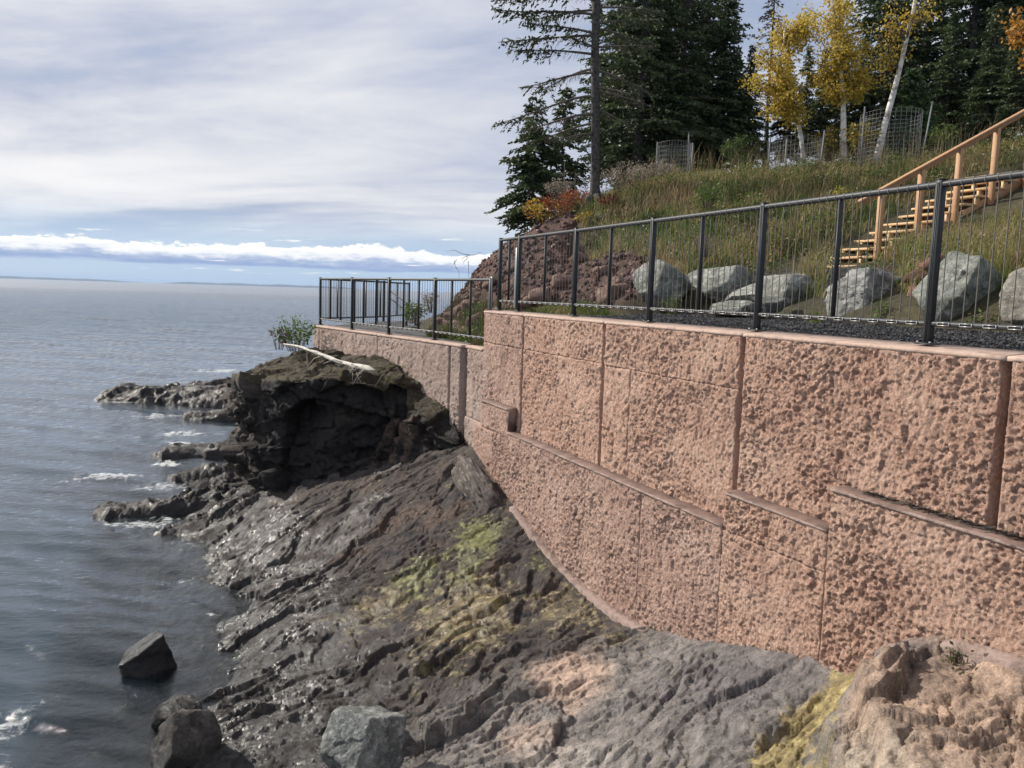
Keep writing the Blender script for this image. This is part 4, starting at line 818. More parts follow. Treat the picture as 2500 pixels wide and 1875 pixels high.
# stones strewn over the red soil bank: the larger ones are things, the rest scree
n = 2600; S_ = rng.uniform(13.2, 20.6, n); T_ = rng.uniform(.5, 3.3, n); k = (soil_mask(S_, T_) > .45) & (rng.random(n) < np.clip(1.25-.30*T_, .2, 1)); S_, T_ = S_[k], T_[k]
stones('scree', S_, T_, lambda s, t: hill_height(s, t), .02, .085, M['boulder'], [(.17, .10, .08), (.22, .14, .115), (.12, .07, .058), (.27, .19, .16), (.10, .065, .06)])
GS = 'angular stones scattered on the red soil bank'
k = 0
for i in range(34):
    s_, t_ = (rng.uniform(16.0, 19.6), rng.uniform(.45, 1.3)) if i < 22 else (rng.uniform(13.8, 18.5), rng.uniform(.9, 2.6))
    V, F = boulder_geo(rng.uniform(.10, .24)*np.array([1.15, .8, .75]), 300+i, 10, None, .03, 3); z_ = float(hill_height(np.array([s_]), np.array([t_]))[0]); p = W(s_, t_, z_+.03)
    o = link('bank_stone', mesh('bank_stone', V, F, M['boulder'], stone_cols(V+p, i, (.17, .10, .08), (.25, .165, .135), (.34, .25, .21))), loc=p, rot=(rng.uniform(-.5, .5), rng.uniform(-.5, .5), rng.uniform(0, 6)))
    tag(o, ('larger angular stone among weeds at the foot of the red bank behind the lower fence' if i < 22 else 'angular reddish stone part-way up the eroded soil bank behind the upper fence'), 'stone', GS if i < 22 else 'reddish stones part-way up the soil bank')

# ================================================================== TREES
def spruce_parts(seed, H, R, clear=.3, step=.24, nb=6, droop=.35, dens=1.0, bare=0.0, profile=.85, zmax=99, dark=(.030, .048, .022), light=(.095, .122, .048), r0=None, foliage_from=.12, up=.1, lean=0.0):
    r = np.random.default_rng(seed); tr = Acc(); wd = Acc(); fo = []
    r0 = r0 or H*.013; zs = np.linspace(-.4, H, 14); cx = lean*zs + .03*np.sin(zs*1.3+seed); cy = .03*np.cos(zs*.9+seed)
    rr = r0*(1-zs/H*.96)*(1+.55*np.exp(-np.maximum(zs, 0)/.22)); V, Q, T = tube_geo(np.stack([cx, cy, zs], 1), np.maximum(rr, .008), 9); tr.add(V, Q, T)
    cen, axs, lns, cls = [], [], [], []; z = clear
    while z < min(H-.1, zmax):
        f = z/H; Lm = R*(1-f)**profile*(1.0 if f > .12 else .75+2*f)
        for b in range(nb if f < .85 else 4):
            if r.random() < .12: continue
            L = max(.12, Lm*r.uniform(.62, 1.12)); ph = r.uniform(0, 6.283); zb = z+r.uniform(-.5, .5)*step
            d = np.array([math.cos(ph), math.sin(ph), 0]); tau = np.linspace(0, 1, 9); dr = droop*r.uniform(.6, 1.3)
            sag = (up*tau - dr*tau**1.4*(1-.25*f) + .22*dr*tau**3)*L if f < .8 else (.35*tau)*L
            wob = .05*L*np.sin(tau*5+r.uniform(0, 6)); e = np.array([-d[1], d[0], 0])
            P = np.array([np.interp(zb, zs, cx), np.interp(zb, zs, cy), zb]) + tau[:, None]*L*d + sag[:, None]*np.array([0, 0, 1]) + wob[:, None]*e
            isbare = r.random() < bare*(1-f)
            V, Q, T = tube_geo(P, np.linspace(.010+.008*L, .003, 9), 4, False); wd.add(V, Q)
            ff = foliage_from if not isbare else .62
            nt = int(max(4, L*11*dens))
            for q in np.linspace(ff, 1, nt)+r.normal(size=nt)*.01:
                q = min(max(q, .05), 1.0); c0 = np.array([np.interp(q, tau, P[:, i]) for i in range(3)])
                lt = (.10+.34*L*(1-q)**.8*min(1, q*3+.2))*r.uniform(.6, 1.2)
                for sg in (-1, 1):
                    td = norm(d*r.uniform(.4, .9) + sg*e*r.uniform(.5, 1.0) + np.array([0, 0, -.22+r.normal()*.2])); m = int(max(2, lt/.052*dens))
                    w_ = np.linspace(.15, 1, m)[:, None]; c = c0+td*lt*w_ + np.array([0, 0, -.10])*lt*w_**2 + r.normal(size=(m, 3))*.014
                    if isbare and r.random() < .55:
                        V, Q, T = tube_geo(np.stack([c0, c0+td*lt*.5+[0, 0, -.03*lt], c0+td*lt+[0, 0, -.14*lt]]), [.004, .003, .0015], 3, False); wd.add(V, Q); continue
                    cen.append(c); axs.append(np.broadcast_to(td, c.shape) + r.normal(size=c.shape)*.38 + np.array([0, 0, -.12])); lns.append(np.full(m, r.uniform(.055, .085)))
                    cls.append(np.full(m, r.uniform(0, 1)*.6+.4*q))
        z += step*(1-.35*f)*r.uniform(.8, 1.2)
    c = np.concatenate(cen); a = norm(np.concatenate(axs)); l = np.concatenate(lns); w = norm(np.cross(a, r.normal(size=a.shape))); k = np.concatenate(cls)
    V, Q = leaf_geo(c, a, w, l, l*.42); cl = fbm(c*1.4+seed, 3, 161)
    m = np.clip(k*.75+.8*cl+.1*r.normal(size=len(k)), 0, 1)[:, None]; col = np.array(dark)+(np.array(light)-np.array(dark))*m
    return tr, wd, V, Q, np.repeat(col, 4, 0)
def spruce(name, label, loc, group=None, rz=0.0, bark='bark', **kw):
    t = thing(name, label, 'tree', tuple(loc), rz, group); tr, wd, V, Q, col = spruce_parts(**kw)
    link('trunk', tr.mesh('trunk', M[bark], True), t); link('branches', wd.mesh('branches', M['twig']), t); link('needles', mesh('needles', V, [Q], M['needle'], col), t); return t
def ground(x, y, depth, dz=0.0):
    p = at(x, y, depth); s, t = ST(p); z = float(hill_height(np.array([s]), np.array([t]), False)[0]); return np.array([p[0], p[1], z+dz])
# the tall bare-limbed spruce on the edge of the bank
def big_spruce():
    g0 = ground(1284, 440, 19.0, -.05); g0[2] = min(g0[2], at(1284, 438, 19.0)[2]); t = thing('spruce_tree', 'tall spruce with grey trunk, bare drooping lower limbs, on the edge of the eroded bank', 'tree', tuple(g0))
    H = 11.0; r = np.random.default_rng(5); zs = np.array([-.6, -.1, .0, .12, .3, .6, 1.2, 2.2, 3.4, 4.8, 6.5, 8.5, H]); rr = np.array([.26, .23, .195, .145, .118, .104, .098, .093, .088, .082, .072, .045, .02])
    cx = -.032*np.maximum(zs, 0) + .01*np.sin(zs*1.4); a = Acc(); V, Q, T = tube_geo(np.stack([cx, 0*zs, zs], 1), rr, 14); V[:, :2] += .012*r.normal(size=(len(V), 2)); a.add(V, Q, T)
    for ph in (0.1, 1.2, 2.6, 3.6, 5.0, 5.7):                      # root flare
        d = np.array([math.cos(ph), math.sin(ph), 0]); V, Q, T = tube_geo(np.stack([d*.10+[0, 0, .25], d*.24+[0, 0, .04], d*.5+[0, 0, -.10], d*.8+[0, 0, -.3]]), [.09, .075, .05, .03], 7); a.add(V, Q, T)
    link('trunk', a.mesh('trunk', M['bark'], True), t)
    wd = Acc(); C_, A_, L_, K_ = [], [], [], []
    limbs = []
    for z, ph, L in [(1.62, 3.2, 1.0), (1.85, 2.9, 1.5), (2.05, 3.5, 1.75), (2.15, .3, .8), (2.45, 3.05, 2.25), (2.55, .1, 1.25), (2.62, 5.6, 1.1), (2.95, 3.35, 1.7), (3.0, 0.3, 1.5), (3.05, 2.5, 1.6), (3.35, 3.1, 1.9), (3.5, 0.0, 1.3), (3.45, 4.2, 1.3), (3.75, 3.0, 2.1), (3.8, 3.4, 1.6), (3.9, .4, 1.5), (4.0, 5.9, 1.4), (4.2, 3.15, 2.2), (4.3, 2.7, 1.7), (4.35, .2, 1.6), (4.5, 3.5, 1.9), (4.6, 4.5, 1.2), (4.7, 1.5, 1.2), (4.75, 3.0, 2.3), (4.85, 0, 1.5), (5.0, 3.3, 2.0), (5.1, .5, 1.5), (5.2, 2.8, 2.0)]: limbs.append((z, ph, L))
    for z in np.arange(5.4, 9.5, .17): limbs.append((z, r.uniform(0, 6.28), (10.6-z)*.36*r.uniform(.7, 1.1)))
    for z, ph, L in limbs:
        d = np.array([math.cos(ph), math.sin(ph), 0]); e = np.array([-d[1], d[0], 0]); tau = np.linspace(0, 1, 12); low = z < 3.2
        dr = r.uniform(.42, .62) if z < 3.3 else r.uniform(.10, .34); sag = (.16*tau - dr*tau**1.5 + .25*dr*tau**3.2)*L
        P = np.array([-.032*z, 0, z]) + (tau*L)[:, None]*d + sag[:, None]*np.array([0, 0, 1]) + (.05*L*np.sin(tau*4.5+r.uniform(0, 6))*tau)[:, None]*e
        V, Q, T = tube_geo(P, np.linspace(.022+.006*L, .004, 12), 5, False); wd.add(V, Q)
        leafy = .70 if z < 2.9 else (.46 if z < 3.6 else .30)
        for q in np.linspace(.12, 1, int(L*17)):
            c0 = np.array([np.interp(q, tau, P[:, i]) for i in range(3)]); lt = (.12+.30*L*(1-q)**.7*q)*r.uniform(.5, 1.25)
            for sg in (-1, 1):
                if r.random() < .10: continue
                td = norm(d*r.uniform(.2, .9)+sg*e*r.uniform(.3, 1)+np.array([0, 0, -.45+r.normal()*.3])); pts = np.stack([c0, c0+td*lt*.5+[0, 0, -.02], c0+td*lt+[0, 0, -.18*lt]])
                V, Q, T = tube_geo(pts, [.005, .0035, .0015], 3, False); wd.add(V, Q)
                fol = q > leafy+r.normal()*.10 and r.random() < (.75 if z > 3.3 else .45)
                m = int(max(2, lt/.034)) if fol else 0
                if m:
                    w_ = np.linspace(.1, 1.05, m)[:, None]; c = c0+td*lt*w_+np.array([0, 0, -.12])*lt*w_**2 + r.normal(size=(m, 3))*.018; C_.append(c); A_.append(np.broadcast_to(td, c.shape)+r.normal(size=c.shape)*.45); L_.append(np.full(m, .060)); K_.append(np.full(m, r.random()))
                elif r.random() < .5:
                    t2 = norm(td+r.normal(size=3)*.5); V, Q, T = tube_geo(np.stack([pts[1], pts[1]+t2*lt*.3, pts[1]+t2*lt*.5+[0, 0, -.03]]), [.0035, .0025, .001], 3, False); wd.add(V, Q)
    link('branches', wd.mesh('branches', M['twig']), t)
    c = np.concatenate(C_); a2 = norm(np.concatenate(A_)); l = np.concatenate(L_); w = norm(np.cross(a2, r.normal(size=a2.shape))); V, Q = leaf_geo(c, a2, w, l, l*.36); k = np.concatenate(K_)[:, None]
    link('needles', mesh('needles', V, [Q], M['needle'], np.repeat(np.array([.030, .042, .020])+np.array([.045, .050, .020])*k, 4, 0)), t); return t
BT = big_spruce()
GT = 'dark spruces of the forest on the hill'
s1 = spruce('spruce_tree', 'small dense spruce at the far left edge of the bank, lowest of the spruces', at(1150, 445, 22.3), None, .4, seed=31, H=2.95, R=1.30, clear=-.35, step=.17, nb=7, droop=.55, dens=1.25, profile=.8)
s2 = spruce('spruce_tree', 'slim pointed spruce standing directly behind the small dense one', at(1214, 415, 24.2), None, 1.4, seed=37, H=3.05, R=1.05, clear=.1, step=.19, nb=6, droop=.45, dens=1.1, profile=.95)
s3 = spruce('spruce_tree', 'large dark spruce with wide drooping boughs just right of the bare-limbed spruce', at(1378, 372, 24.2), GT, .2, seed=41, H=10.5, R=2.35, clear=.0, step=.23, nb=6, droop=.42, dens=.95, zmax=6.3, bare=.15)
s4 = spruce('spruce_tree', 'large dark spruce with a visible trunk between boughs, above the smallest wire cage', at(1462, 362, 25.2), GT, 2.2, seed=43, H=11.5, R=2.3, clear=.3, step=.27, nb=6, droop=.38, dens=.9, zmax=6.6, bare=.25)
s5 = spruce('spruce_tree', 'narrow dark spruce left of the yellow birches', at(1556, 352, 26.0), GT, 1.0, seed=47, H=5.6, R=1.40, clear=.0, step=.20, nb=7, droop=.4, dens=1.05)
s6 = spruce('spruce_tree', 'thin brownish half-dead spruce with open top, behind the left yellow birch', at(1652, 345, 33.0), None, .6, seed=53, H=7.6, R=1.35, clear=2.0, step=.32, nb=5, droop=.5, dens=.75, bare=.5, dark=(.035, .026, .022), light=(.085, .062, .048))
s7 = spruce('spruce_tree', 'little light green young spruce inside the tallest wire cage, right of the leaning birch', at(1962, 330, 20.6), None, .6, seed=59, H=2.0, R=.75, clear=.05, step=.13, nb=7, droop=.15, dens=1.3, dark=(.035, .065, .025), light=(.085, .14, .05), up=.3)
def place(src, x, y, d, rz, sc, label, grp=GT): p = at(x, y, d); return copy_thing(src, tuple(p), rz, sc, label, grp)
TR = [(s5, 1612, 345, 26.5, 2.0, .62, 'short dark spruce left of the leaning-crowned yellow birch'), (s5, 1690, 335, 28.0, 3.1, .60, 'short dark spruce behind the left birch trunk'), (s5, 1770, 325, 28.0, 4.0, .58, 'short dark spruce between the two yellow birches'),
      (s3, 1905, 318, 27.5, 1.1, 1.0, 'tall dark spruce just right of the right yellow birch'), (s5, 1852, 322, 26.5, .3, .66, 'low dark spruce directly behind the upright birch trunk'), (s4, 1985, 300, 29.5, .8, 1.05, 'tall dark spruce behind the leaning white birch'),
      (s3, 2085, 300, 26.0, 2.6, 1.0, 'tall broad dark spruce above the upper stair rail'), (s4, 2150, 290, 28.0, 3.9, 1.0, 'tall dark spruce with showing trunk near the right edge'), (s3, 2235, 280, 24.5, 5.0, 1.0, 'tall dark spruce cut by the right picture edge'),
      (s5, 2040, 300, 24.0, 1.9, .62, 'short dark spruce at the right of the tallest wire cage'), (s5, 2130, 285, 23.0, 4.4, .60, 'short dark spruce in the dry grass above the stair rail'), (s5, 2190, 275, 22.0, .9, .5, 'lowest dark spruce at the right edge above the stair rail'),
      (s3, 1345, 362, 27.5, 3.3, .95, 'tall dark spruce filling the gap just right of the bare-limbed spruce'), (s4, 1512, 352, 27.8, 1.2, .92, 'tall dark spruce left of the narrow one by the birches'), (s3, 1425, 356, 28.5, 4.4, 1.0, 'tall dark spruce between and behind the two largest spruces'), (s5, 1300, 360, 27.0, 2.2, .55, 'short dark spruce peeping left of the bare spruce trunk base'), (s5, 1330, 350, 29.0, 5.2, .7, 'short dark spruce seen behind the bare spruce trunk'), (s5, 1505, 350, 29.5, .5, .9, 'dark spruce behind the smallest wire cage'),
      (s5, 1580, 345, 32.0, 1.7, .72, 'dark spruce deep in the gap left of the yellow birches'), (s5, 1735, 330, 33.0, 2.7, .72, 'dark spruce deep behind the left birch'), (s5, 1800, 322, 34.0, 3.3, .78, 'dark spruce deep behind the upright birch'), (s5, 1420, 350, 31.0, 3.7, .9, 'dark spruce deep between the two largest spruces'), (s5, 1950, 310, 32.0, 4.9, .9, 'dark spruce deep behind the leaning birch'), (s5, 2110, 295, 33.0, .2, 1.1, 'dark spruce deep behind the stair rail trees')]
for (src, x, y, d, rz, sc, lb) in TR: place(src, x, y, d, rz, sc, lb)

def birch(label, base, path, r0, clusters, nleaf, seed, cols, leaf=.033, group='birches with autumn leaves on the hill'):
    """path: trunk points relative to base; clusters: (x, y, z, rx, rz) foliage clumps relative to base"""
    t = thing('birch_tree', label, 'tree', tuple(base), 0, group); r = np.random.default_rng(seed); path = np.array(path, float)
    u = np.linspace(0, 1, 16); uu = np.linspace(0, 1, len(path)); P = np.stack([np.interp(u, uu, path[:, i]) for i in range(3)], 1); P[1:-1] = (P[:-2]+2*P[1:-1]+P[2:])/4
    rr = r0*(1-.72*u); V, Q, T = tube_geo(P, rr, 9); a = Acc(); a.add(V, Q, T); link('trunk', a.mesh('trunk', M['birch'], True), t)
    wd = Acc(); cen, kk = [], []
    for (cx, cy, cz, rx, rz) in clusters:
        c0 = np.array([cx, cy, cz]); i = np.argmin(np.abs(P[:, 2]-(cz-.55*rz-.25))); st_ = P[i]
        for b in range(5):
            tgt = c0+r.normal(size=3)*np.array([rx, rx, rz])*.55; mid = (st_+tgt)/2+r.normal(size=3)*.10*rx+np.array([0, 0, .12*rz]); q = np.linspace(0, 1, 7)[:, None]; B = (1-q)**2*st_+2*q*(1-q)*mid+q*q*tgt
            V, Q, T = tube_geo(B, np.linspace(.016, .003, 7), 4, False); wd.add(V, Q)
            for _ in range(6):
                k = r.uniform(.4, 1); p0 = B[min(6, int(k*6))]; p1 = p0+r.normal(size=3)*np.array([rx, rx, rz])*.42
                V, Q, T = tube_geo(np.stack([p0, (p0+p1)/2+[0, 0, .05], p1]), [.005, .0035, .0015], 3, False); wd.add(V, Q); m = max(6, int(nleaf/30)); q = r.uniform(.2, 1.1, m)[:, None]
                cen.append(p0+(p1-p0)*q+r.normal(size=(m, 3))*.085*np.array([1, 1, 1.0])); kk.append(np.full(m, r.random()))
    link('branches', wd.mesh('branches', M['twig']), t); c = np.concatenate(cen); n = len(c); a = norm(r.normal(size=(n, 3))+np.array([0, 0, -.5])); w = norm(np.cross(a, r.normal(size=(n, 3)))); l = leaf*r.uniform(.7, 1.25, n)
    V, Q = leaf_geo(c, a, w, l, l*.72); k = np.clip(np.concatenate(kk)*.6+.4*r.random(n), 0, 1); cc = np.array(cols, float); f = k*(len(cc)-1); i = np.minimum(f.astype(int), len(cc)-2); col = cc[i]+(cc[i+1]-cc[i])*(f-i)[:, None]
    link('leaves', mesh('leaves', V, [Q], M['leaf'], np.repeat(col, 4, 0)), t); return t
def rel(base, x, y, d): return at(x, y, d)-base
YEL = [(.28, .19, .028), (.47, .335, .045), (.57, .43, .08), (.60, .48, .16)]; ORG = [(.26, .115, .022), (.44, .21, .035), (.52, .29, .05)]
def clus(base, lst, dd, seed): r = np.random.default_rng(seed); return [tuple(rel(base, x, y, dd+r.normal()*.25))+(rw*PW/2212*dd/F_PX, rh*PW/2212*dd/F_PX) for (x, y, rw, rh) in lst]
d1 = 20.8; b1 = at(1738, 335, d1)
birch('yellow birch with a thin trunk leaning left, left of the other birches', b1, [(0, 0, -.2), rel(b1, 1728, 275, d1), rel(b1, 1704, 215, d1), rel(b1, 1690, 140, d1), rel(b1, 1695, 60, d1)], .062, clus(b1, [(1690, 75, 42, 36), (1660, 115, 36, 36), (1715, 100, 36, 40), (1640, 165, 36, 18), (1690, 160, 40, 36), (1665, 200, 28, 34), (1715, 205, 30, 30), (1745, 50, 30, 36), (1695, 235, 26, 22), (1765, 70, 18, 30)], d1, 3), 800, 61, YEL)
d2 = 20.2; b2 = at(1822, 335, d2)
birch('upright yellow birch with pale trunk, between the leaning-left one and the white leaning one', b2, [(0, 0, -.2), rel(b2, 1822, 270, d2), rel(b2, 1821, 200, d2), rel(b2, 1814, 120, d2), rel(b2, 1816, 0, d2)], .085, clus(b2, [(1812, 40, 46, 40), (1790, 90, 36, 34), (1840, 80, 36, 42), (1855, 130, 36, 40), (1810, 135, 36, 32), (1845, 180, 36, 26), (1800, 190, 34, 24), (1790, 15, 30, 24), (1835, 10, 30, 26), (1765, 165, 26, 16), (1870, 170, 18, 30)], d2, 5), 740, 63, YEL)
d3 = 19.2; b3 = at(1893, 335, d3)
birch('bright white birch trunk leaning right past the tallest wire cage, few leaves', b3, [(0, 0, -.2), rel(b3, 1912, 265, d3), rel(b3, 1936, 180, d3), rel(b3, 1957, 90, d3), rel(b3, 1980, -10, d3), rel(b3, 1985, -120, d3)], .082, clus(b3, [(1905, 95, 30, 30), (1890, 130, 26, 18), (1930, 30, 36, 26), (1910, 55, 26, 20), (2000, 20, 34, 24)], d3, 7), 110, 65, YEL[:3])
d4 = 17.5; b4 = at(2275, 285, d4)
birch('orange-leaved birch reaching in from the top right corner', b4, [(0, 0, -.3), rel(b4, 2268, 180, d4), rel(b4, 2255, 80, d4), rel(b4, 2240, -20, d4)], .09, clus(b4, [(2190, 40, 34, 34), (2212, 90, 26, 34), (2215, 10, 40, 30), (2170, 75, 20, 16), (2240, 60, 40, 50), (2260, 120, 40, 40)], d4, 9), 260, 67, ORG, .045)

# ================================================================== SHRUBS AND FLOWERS
def shrub(name, label, base, w, h, nstem, nleaf, cols, seed, leaf=.03, cat='shrub', group=None, low=.25, droop=.2, stem=(.10, .07, .05), asp=.5, fluff=False):
    t = thing(name, label, cat, tuple(base), 0, group); r = np.random.default_rng(seed); wd = Acc(); cen, ax = [], []
    for k in range(nstem):
        ph, rr = r.uniform(0, 6.28), w*math.sqrt(r.random()); tip = np.array([rr*math.cos(ph), rr*math.sin(ph), h*r.uniform(.65, 1.05)*(1-.35*(rr/w)**2)]); b0 = tip*np.array([.35, .35, 0])+np.array([0, 0, -.08]); mid = (b0+tip)/2+np.array([0, 0, .12*h]); q = np.linspace(0, 1, 6)[:, None]
        B = (1-q)**2*b0+2*q*(1-q)*mid+q*q*tip; V, Q, T = tube_geo(B, np.linspace(.006, .002, 6), 3, False); wd.add(V, Q); m = max(2, nleaf//nstem)
        u = (low+(1-low)*r.random(m)**(.35 if fluff else .8)); p = np.stack([np.interp(u, q[:, 0], B[:, i]) for i in range(3)], 1); off = r.normal(size=(m, 3))*(.035 if fluff else .055)*np.array([1, 1, .8]); cen.append(p+off); ax.append(off/np.maximum(.02, np.linalg.norm(off, axis=1, keepdims=True))+np.array([0, 0, -droop]))
    ob = wd.mesh('stems', mottled('shrub_stem', stem, tuple(1.4*v for v in stem), 10, .8, ())); link('stems', ob, t)
    c = np.concatenate(cen); n = len(c); a = norm(np.concatenate(ax)+r.normal(size=(n, 3))*.5); wv = norm(np.cross(a, r.normal(size=(n, 3)))); l = leaf*r.uniform(.6, 1.3, n); V, Q = leaf_geo(c, a, wv, l, l*asp); cc = np.array(cols, float); col = cc[r.integers(0, len(cc), n)]*r.uniform(.75, 1.2, (n, 1))
    link('leaves', mesh('leaves', V, [Q], M['leaf'], np.repeat(col, 4, 0)), t); return t
REDL = [(.22, .035, .022), (.30, .06, .03), (.16, .05, .03)]; ORL = [(.34, .13, .03), (.26, .09, .03), (.20, .07, .035)]; YLL = [(.46, .33, .035), (.40, .25, .03), (.50, .40, .08)]; GRL = [(.07, .12, .022), (.11, .17, .035), (.05, .085, .02), (.16, .2, .05)]; TAN = [(.30, .25, .19), (.22, .18, .14), (.38, .33, .27)]
for (nm, lb, x, y, d, w, h, ns, nl, cols, leaf, fl) in [
    ('leafy_shrub', 'orange and rust shrub on the bank edge left of the big spruce trunk', 1215, 462, 19.0, .55, .50, 40, 900, ORL+REDL[:1], .03, False),
    ('leafy_shrub', 'yellow-leaved shrub at the left end of the bank edge', 1165, 474, 19.2, .42, .52, 26, 420, YLL+ORL[:1], .034, False),
    ('leafy_shrub', 'small bright yellow shrub hanging over the bank below the big spruce', 1262, 478, 18.3, .22, .20, 14, 150, YLL, .042, False),
    ('leafy_shrub', 'rusty low shrub at the crest between the saplings and spruce trunk', 1250, 436, 19.6, .45, .35, 30, 600, ORL+REDL, .028, False),
    ('leafy_shrub', 'dark red shrub at the right foot of the big spruce', 1320, 452, 18.4, .24, .34, 18, 260, [(.17, .012, .018), (.22, .02, .025), (.13, .015, .02)], .045, False),
    ('dry_goldenrod', 'pale seeding goldenrod clump right of the big spruce trunk', 1350, 408, 19.4, .65, .62, 60, 1500, TAN, .020, True),
    ('dry_goldenrod', 'pale seeding goldenrod clump on the crest below the smallest cage', 1418, 392, 19.8, .55, .52, 50, 1200, TAN, .020, True),
    ('dry_goldenrod', 'pale seeding goldenrod clump left of the big spruce trunk', 1205, 430, 20.4, .40, .55, 34, 700, TAN, .020, True),
    ('leafy_shrub', 'yellow-green sapling bush between the upright birch and the tallest cage', 1858, 330, 19.0, .40, .85, 26, 520, [(.22, .17, .03), (.30, .22, .04), (.14, .14, .03)], .04, False),
    ('leafy_shrub', 'yellow-green bush left of the upright birch trunk', 1782, 338, 20.0, .40, .75, 26, 480, [(.22, .17, .03), (.30, .22, .04), (.12, .12, .03)], .04, False),
    ('leafy_shrub', 'green leafy bush right of the tallest wire cage', 2035, 322, 18.4, .35, .55, 26, 420, GRL, .04, False),
    ('leafy_shrub', 'green leafy bush at the left edge of the forest behind the smallest cage', 1590, 345, 21.0, .6, .6, 30, 600, [(.05, .085, .02), (.07, .11, .03)], .045, False),
    ('leafy_shrub', 'green weedy bush seen through the lower fence at its middle', 893, 692, 18.9, .30, .48, 22, 420, GRL, .035, False),
    ('leafy_shrub', 'grey seeding weed bush beside the bank seen through the lower fence', 933, 668, 18.8, .25, .45, 18, 260, [(.15, .11, .08), (.10, .10, .05), (.2, .15, .12)], .024, False),
    ('leafy_shrub', 'green and red shrub growing on the outcrop at the far wall corner', 640, 752, 19.4, .50, .80, 36, 700, [(.05, .10, .02), (.10, .17, .03), (.14, .2, .05), (.07, .11, .03)], .038, False),
    ('leafy_shrub', 'sparse dark-leaved shrub left end of the outcrop top above the lake', 602, 748, 19.2, .34, .55, 14, 150, [(.03, .05, .02), (.06, .09, .03), (.16, .06, .04)], .036, False),
    ('leafy_shrub', 'little green weed at the foot of the leftmost boulder', 1452, 668, 12.2, .16, .18, 14, 200, GRL, .022, False),
    ('leafy_shrub', 'little green weed in front of the squarish pale boulder', 1905, 686, 9.2, .10, .20, 10, 120, GRL, .02, False),
    ('leafy_shrub', 'little green weed at the left foot of the squarish boulder', 1770, 700, 9.6, .14, .13, 12, 130, GRL, .024, False),
    ('leafy_shrub', 'green weeds at the foot of the peaked boulder', 2130, 705, 8.0, .18, .12, 12, 140, GRL, .02, False),
    ('yellow_flower', 'bright yellow goldenrod flower on the grassy slope left of the stair rail', 1812, 432, 13.6, .05, .26, 5, 60, [(.55, .45, .02), (.5, .40, .03), (.10, .16, .03)], .022, True),
    ('leafy_shrub', 'dark green bush on the slope above the leftmost boulder', 1527, 440, 15.6, .28, .40, 20, 320, [(.06, .11, .025), (.09, .15, .035)], .032, False),
    ('leafy_shrub', 'purple-flowered aster clump above the second boulder', 1520, 545, 13.4, .26, .32, 20, 260, [(.10, .12, .05), (.16, .11, .20), (.12, .1, .07)], .018, False),
    ('leafy_shrub', 'dry twiggy weed clinging to the dark overhang of the outcrop', 832, 855, 15.7, .16, .22, 12, 90, [(.16, .14, .06), (.10, .09, .05)], .018, False),
    ('grass_tuft', 'small green grass tuft in a crack of the pale rock knob by the wall', 2065, 1432, None, .05, .09, 18, 90, [(.06, .09, .03), (.12, .11, .06)], .02, False)]:
    shrub(nm, lb, at(x, y, d) if d else on_rock(x, y, 5.0), w, h, ns, nl, cols, int(x*7+y), leaf, {'yellow_flower': 'flower', 'dry_goldenrod': 'plant', 'grass_tuft': 'grass'}.get(nm, 'shrub'), None, .1 if fl else .2, .2, fluff=fl)
_k = 0
for i in range(26):                          # low weedy shrubs dotted over the slope
    s_, t_ = (rng.uniform(3.5, 11), rng.uniform(3.6, 7.5)) if i % 2 else (rng.uniform(13.0, 18.5), rng.uniform(4.0, 9.0))
    if soil_mask(np.array([s_]), np.array([t_]))[0] > .3: continue
    z_ = float(hill_height(np.array([s_]), np.array([t_]), False)[0]); kind = i % 4
    lb, cl = [('low green weedy shrub among the hillside grass', GRL), ('low tan dried weed clump on the hillside', [(.24, .18, .10), (.30, .23, .14), (.16, .12, .06)]), ('low olive weedy shrub on the hillside', [(.12, .13, .035), (.17, .16, .05), (.09, .10, .03)]), ('low rusty-brown weed clump on the hillside', [(.20, .11, .05), (.25, .15, .07), (.14, .08, .04)])][kind]
    shrub('weedy_shrub', lb, W(s_, t_, z_), rng.uniform(.2, .42), rng.uniform(.3, .6), 22, 340, cl, 900+i, .026, 'shrub', lb.replace('shrub', 'shrubs').replace('clump', 'clumps'), .1)
# thin saplings beside the bank edge
def sapling(label, x, y0, y1, d, seed):
    b = at(x, y0, d); h = (at(x, y1, d)-b)[2]; t = thing('sapling', label, 'tree', tuple(b)); r = np.random.default_rng(seed); a = Acc(); zs = np.linspace(-.1, h, 7); P = np.stack([.015*np.sin(zs*4), 0*zs, zs], 1); V, Q, T = tube_geo(P, np.linspace(.022, .006, 7), 5); a.add(V, Q, T); link('trunk', a.mesh('trunk', M['twig']), t)
    a = Acc()
    for k in range(16):
        z = r.uniform(.2, 1)*h; ph = r.uniform(0, 6.28); L = .45*(1.1-z/h)+.1; d_ = np.array([math.cos(ph), math.sin(ph), .25]); V, Q, T = tube_geo(np.stack([[0, 0, z], d_*L*.5+[0, 0, z], d_*L+[0, 0, z-.08]]), [.006, .004, .0015], 3, False); a.add(V, Q)
    link('twigs', a.mesh('twigs', M['twig']), t)
sapling('thin bare sapling stem rising from the rust shrubs left of the big spruce', 1217, 462, 350, 19.3, 3)
sapling('thin bare grey sapling just left of the big spruce trunk', 1240, 432, 372, 20.5, 5)

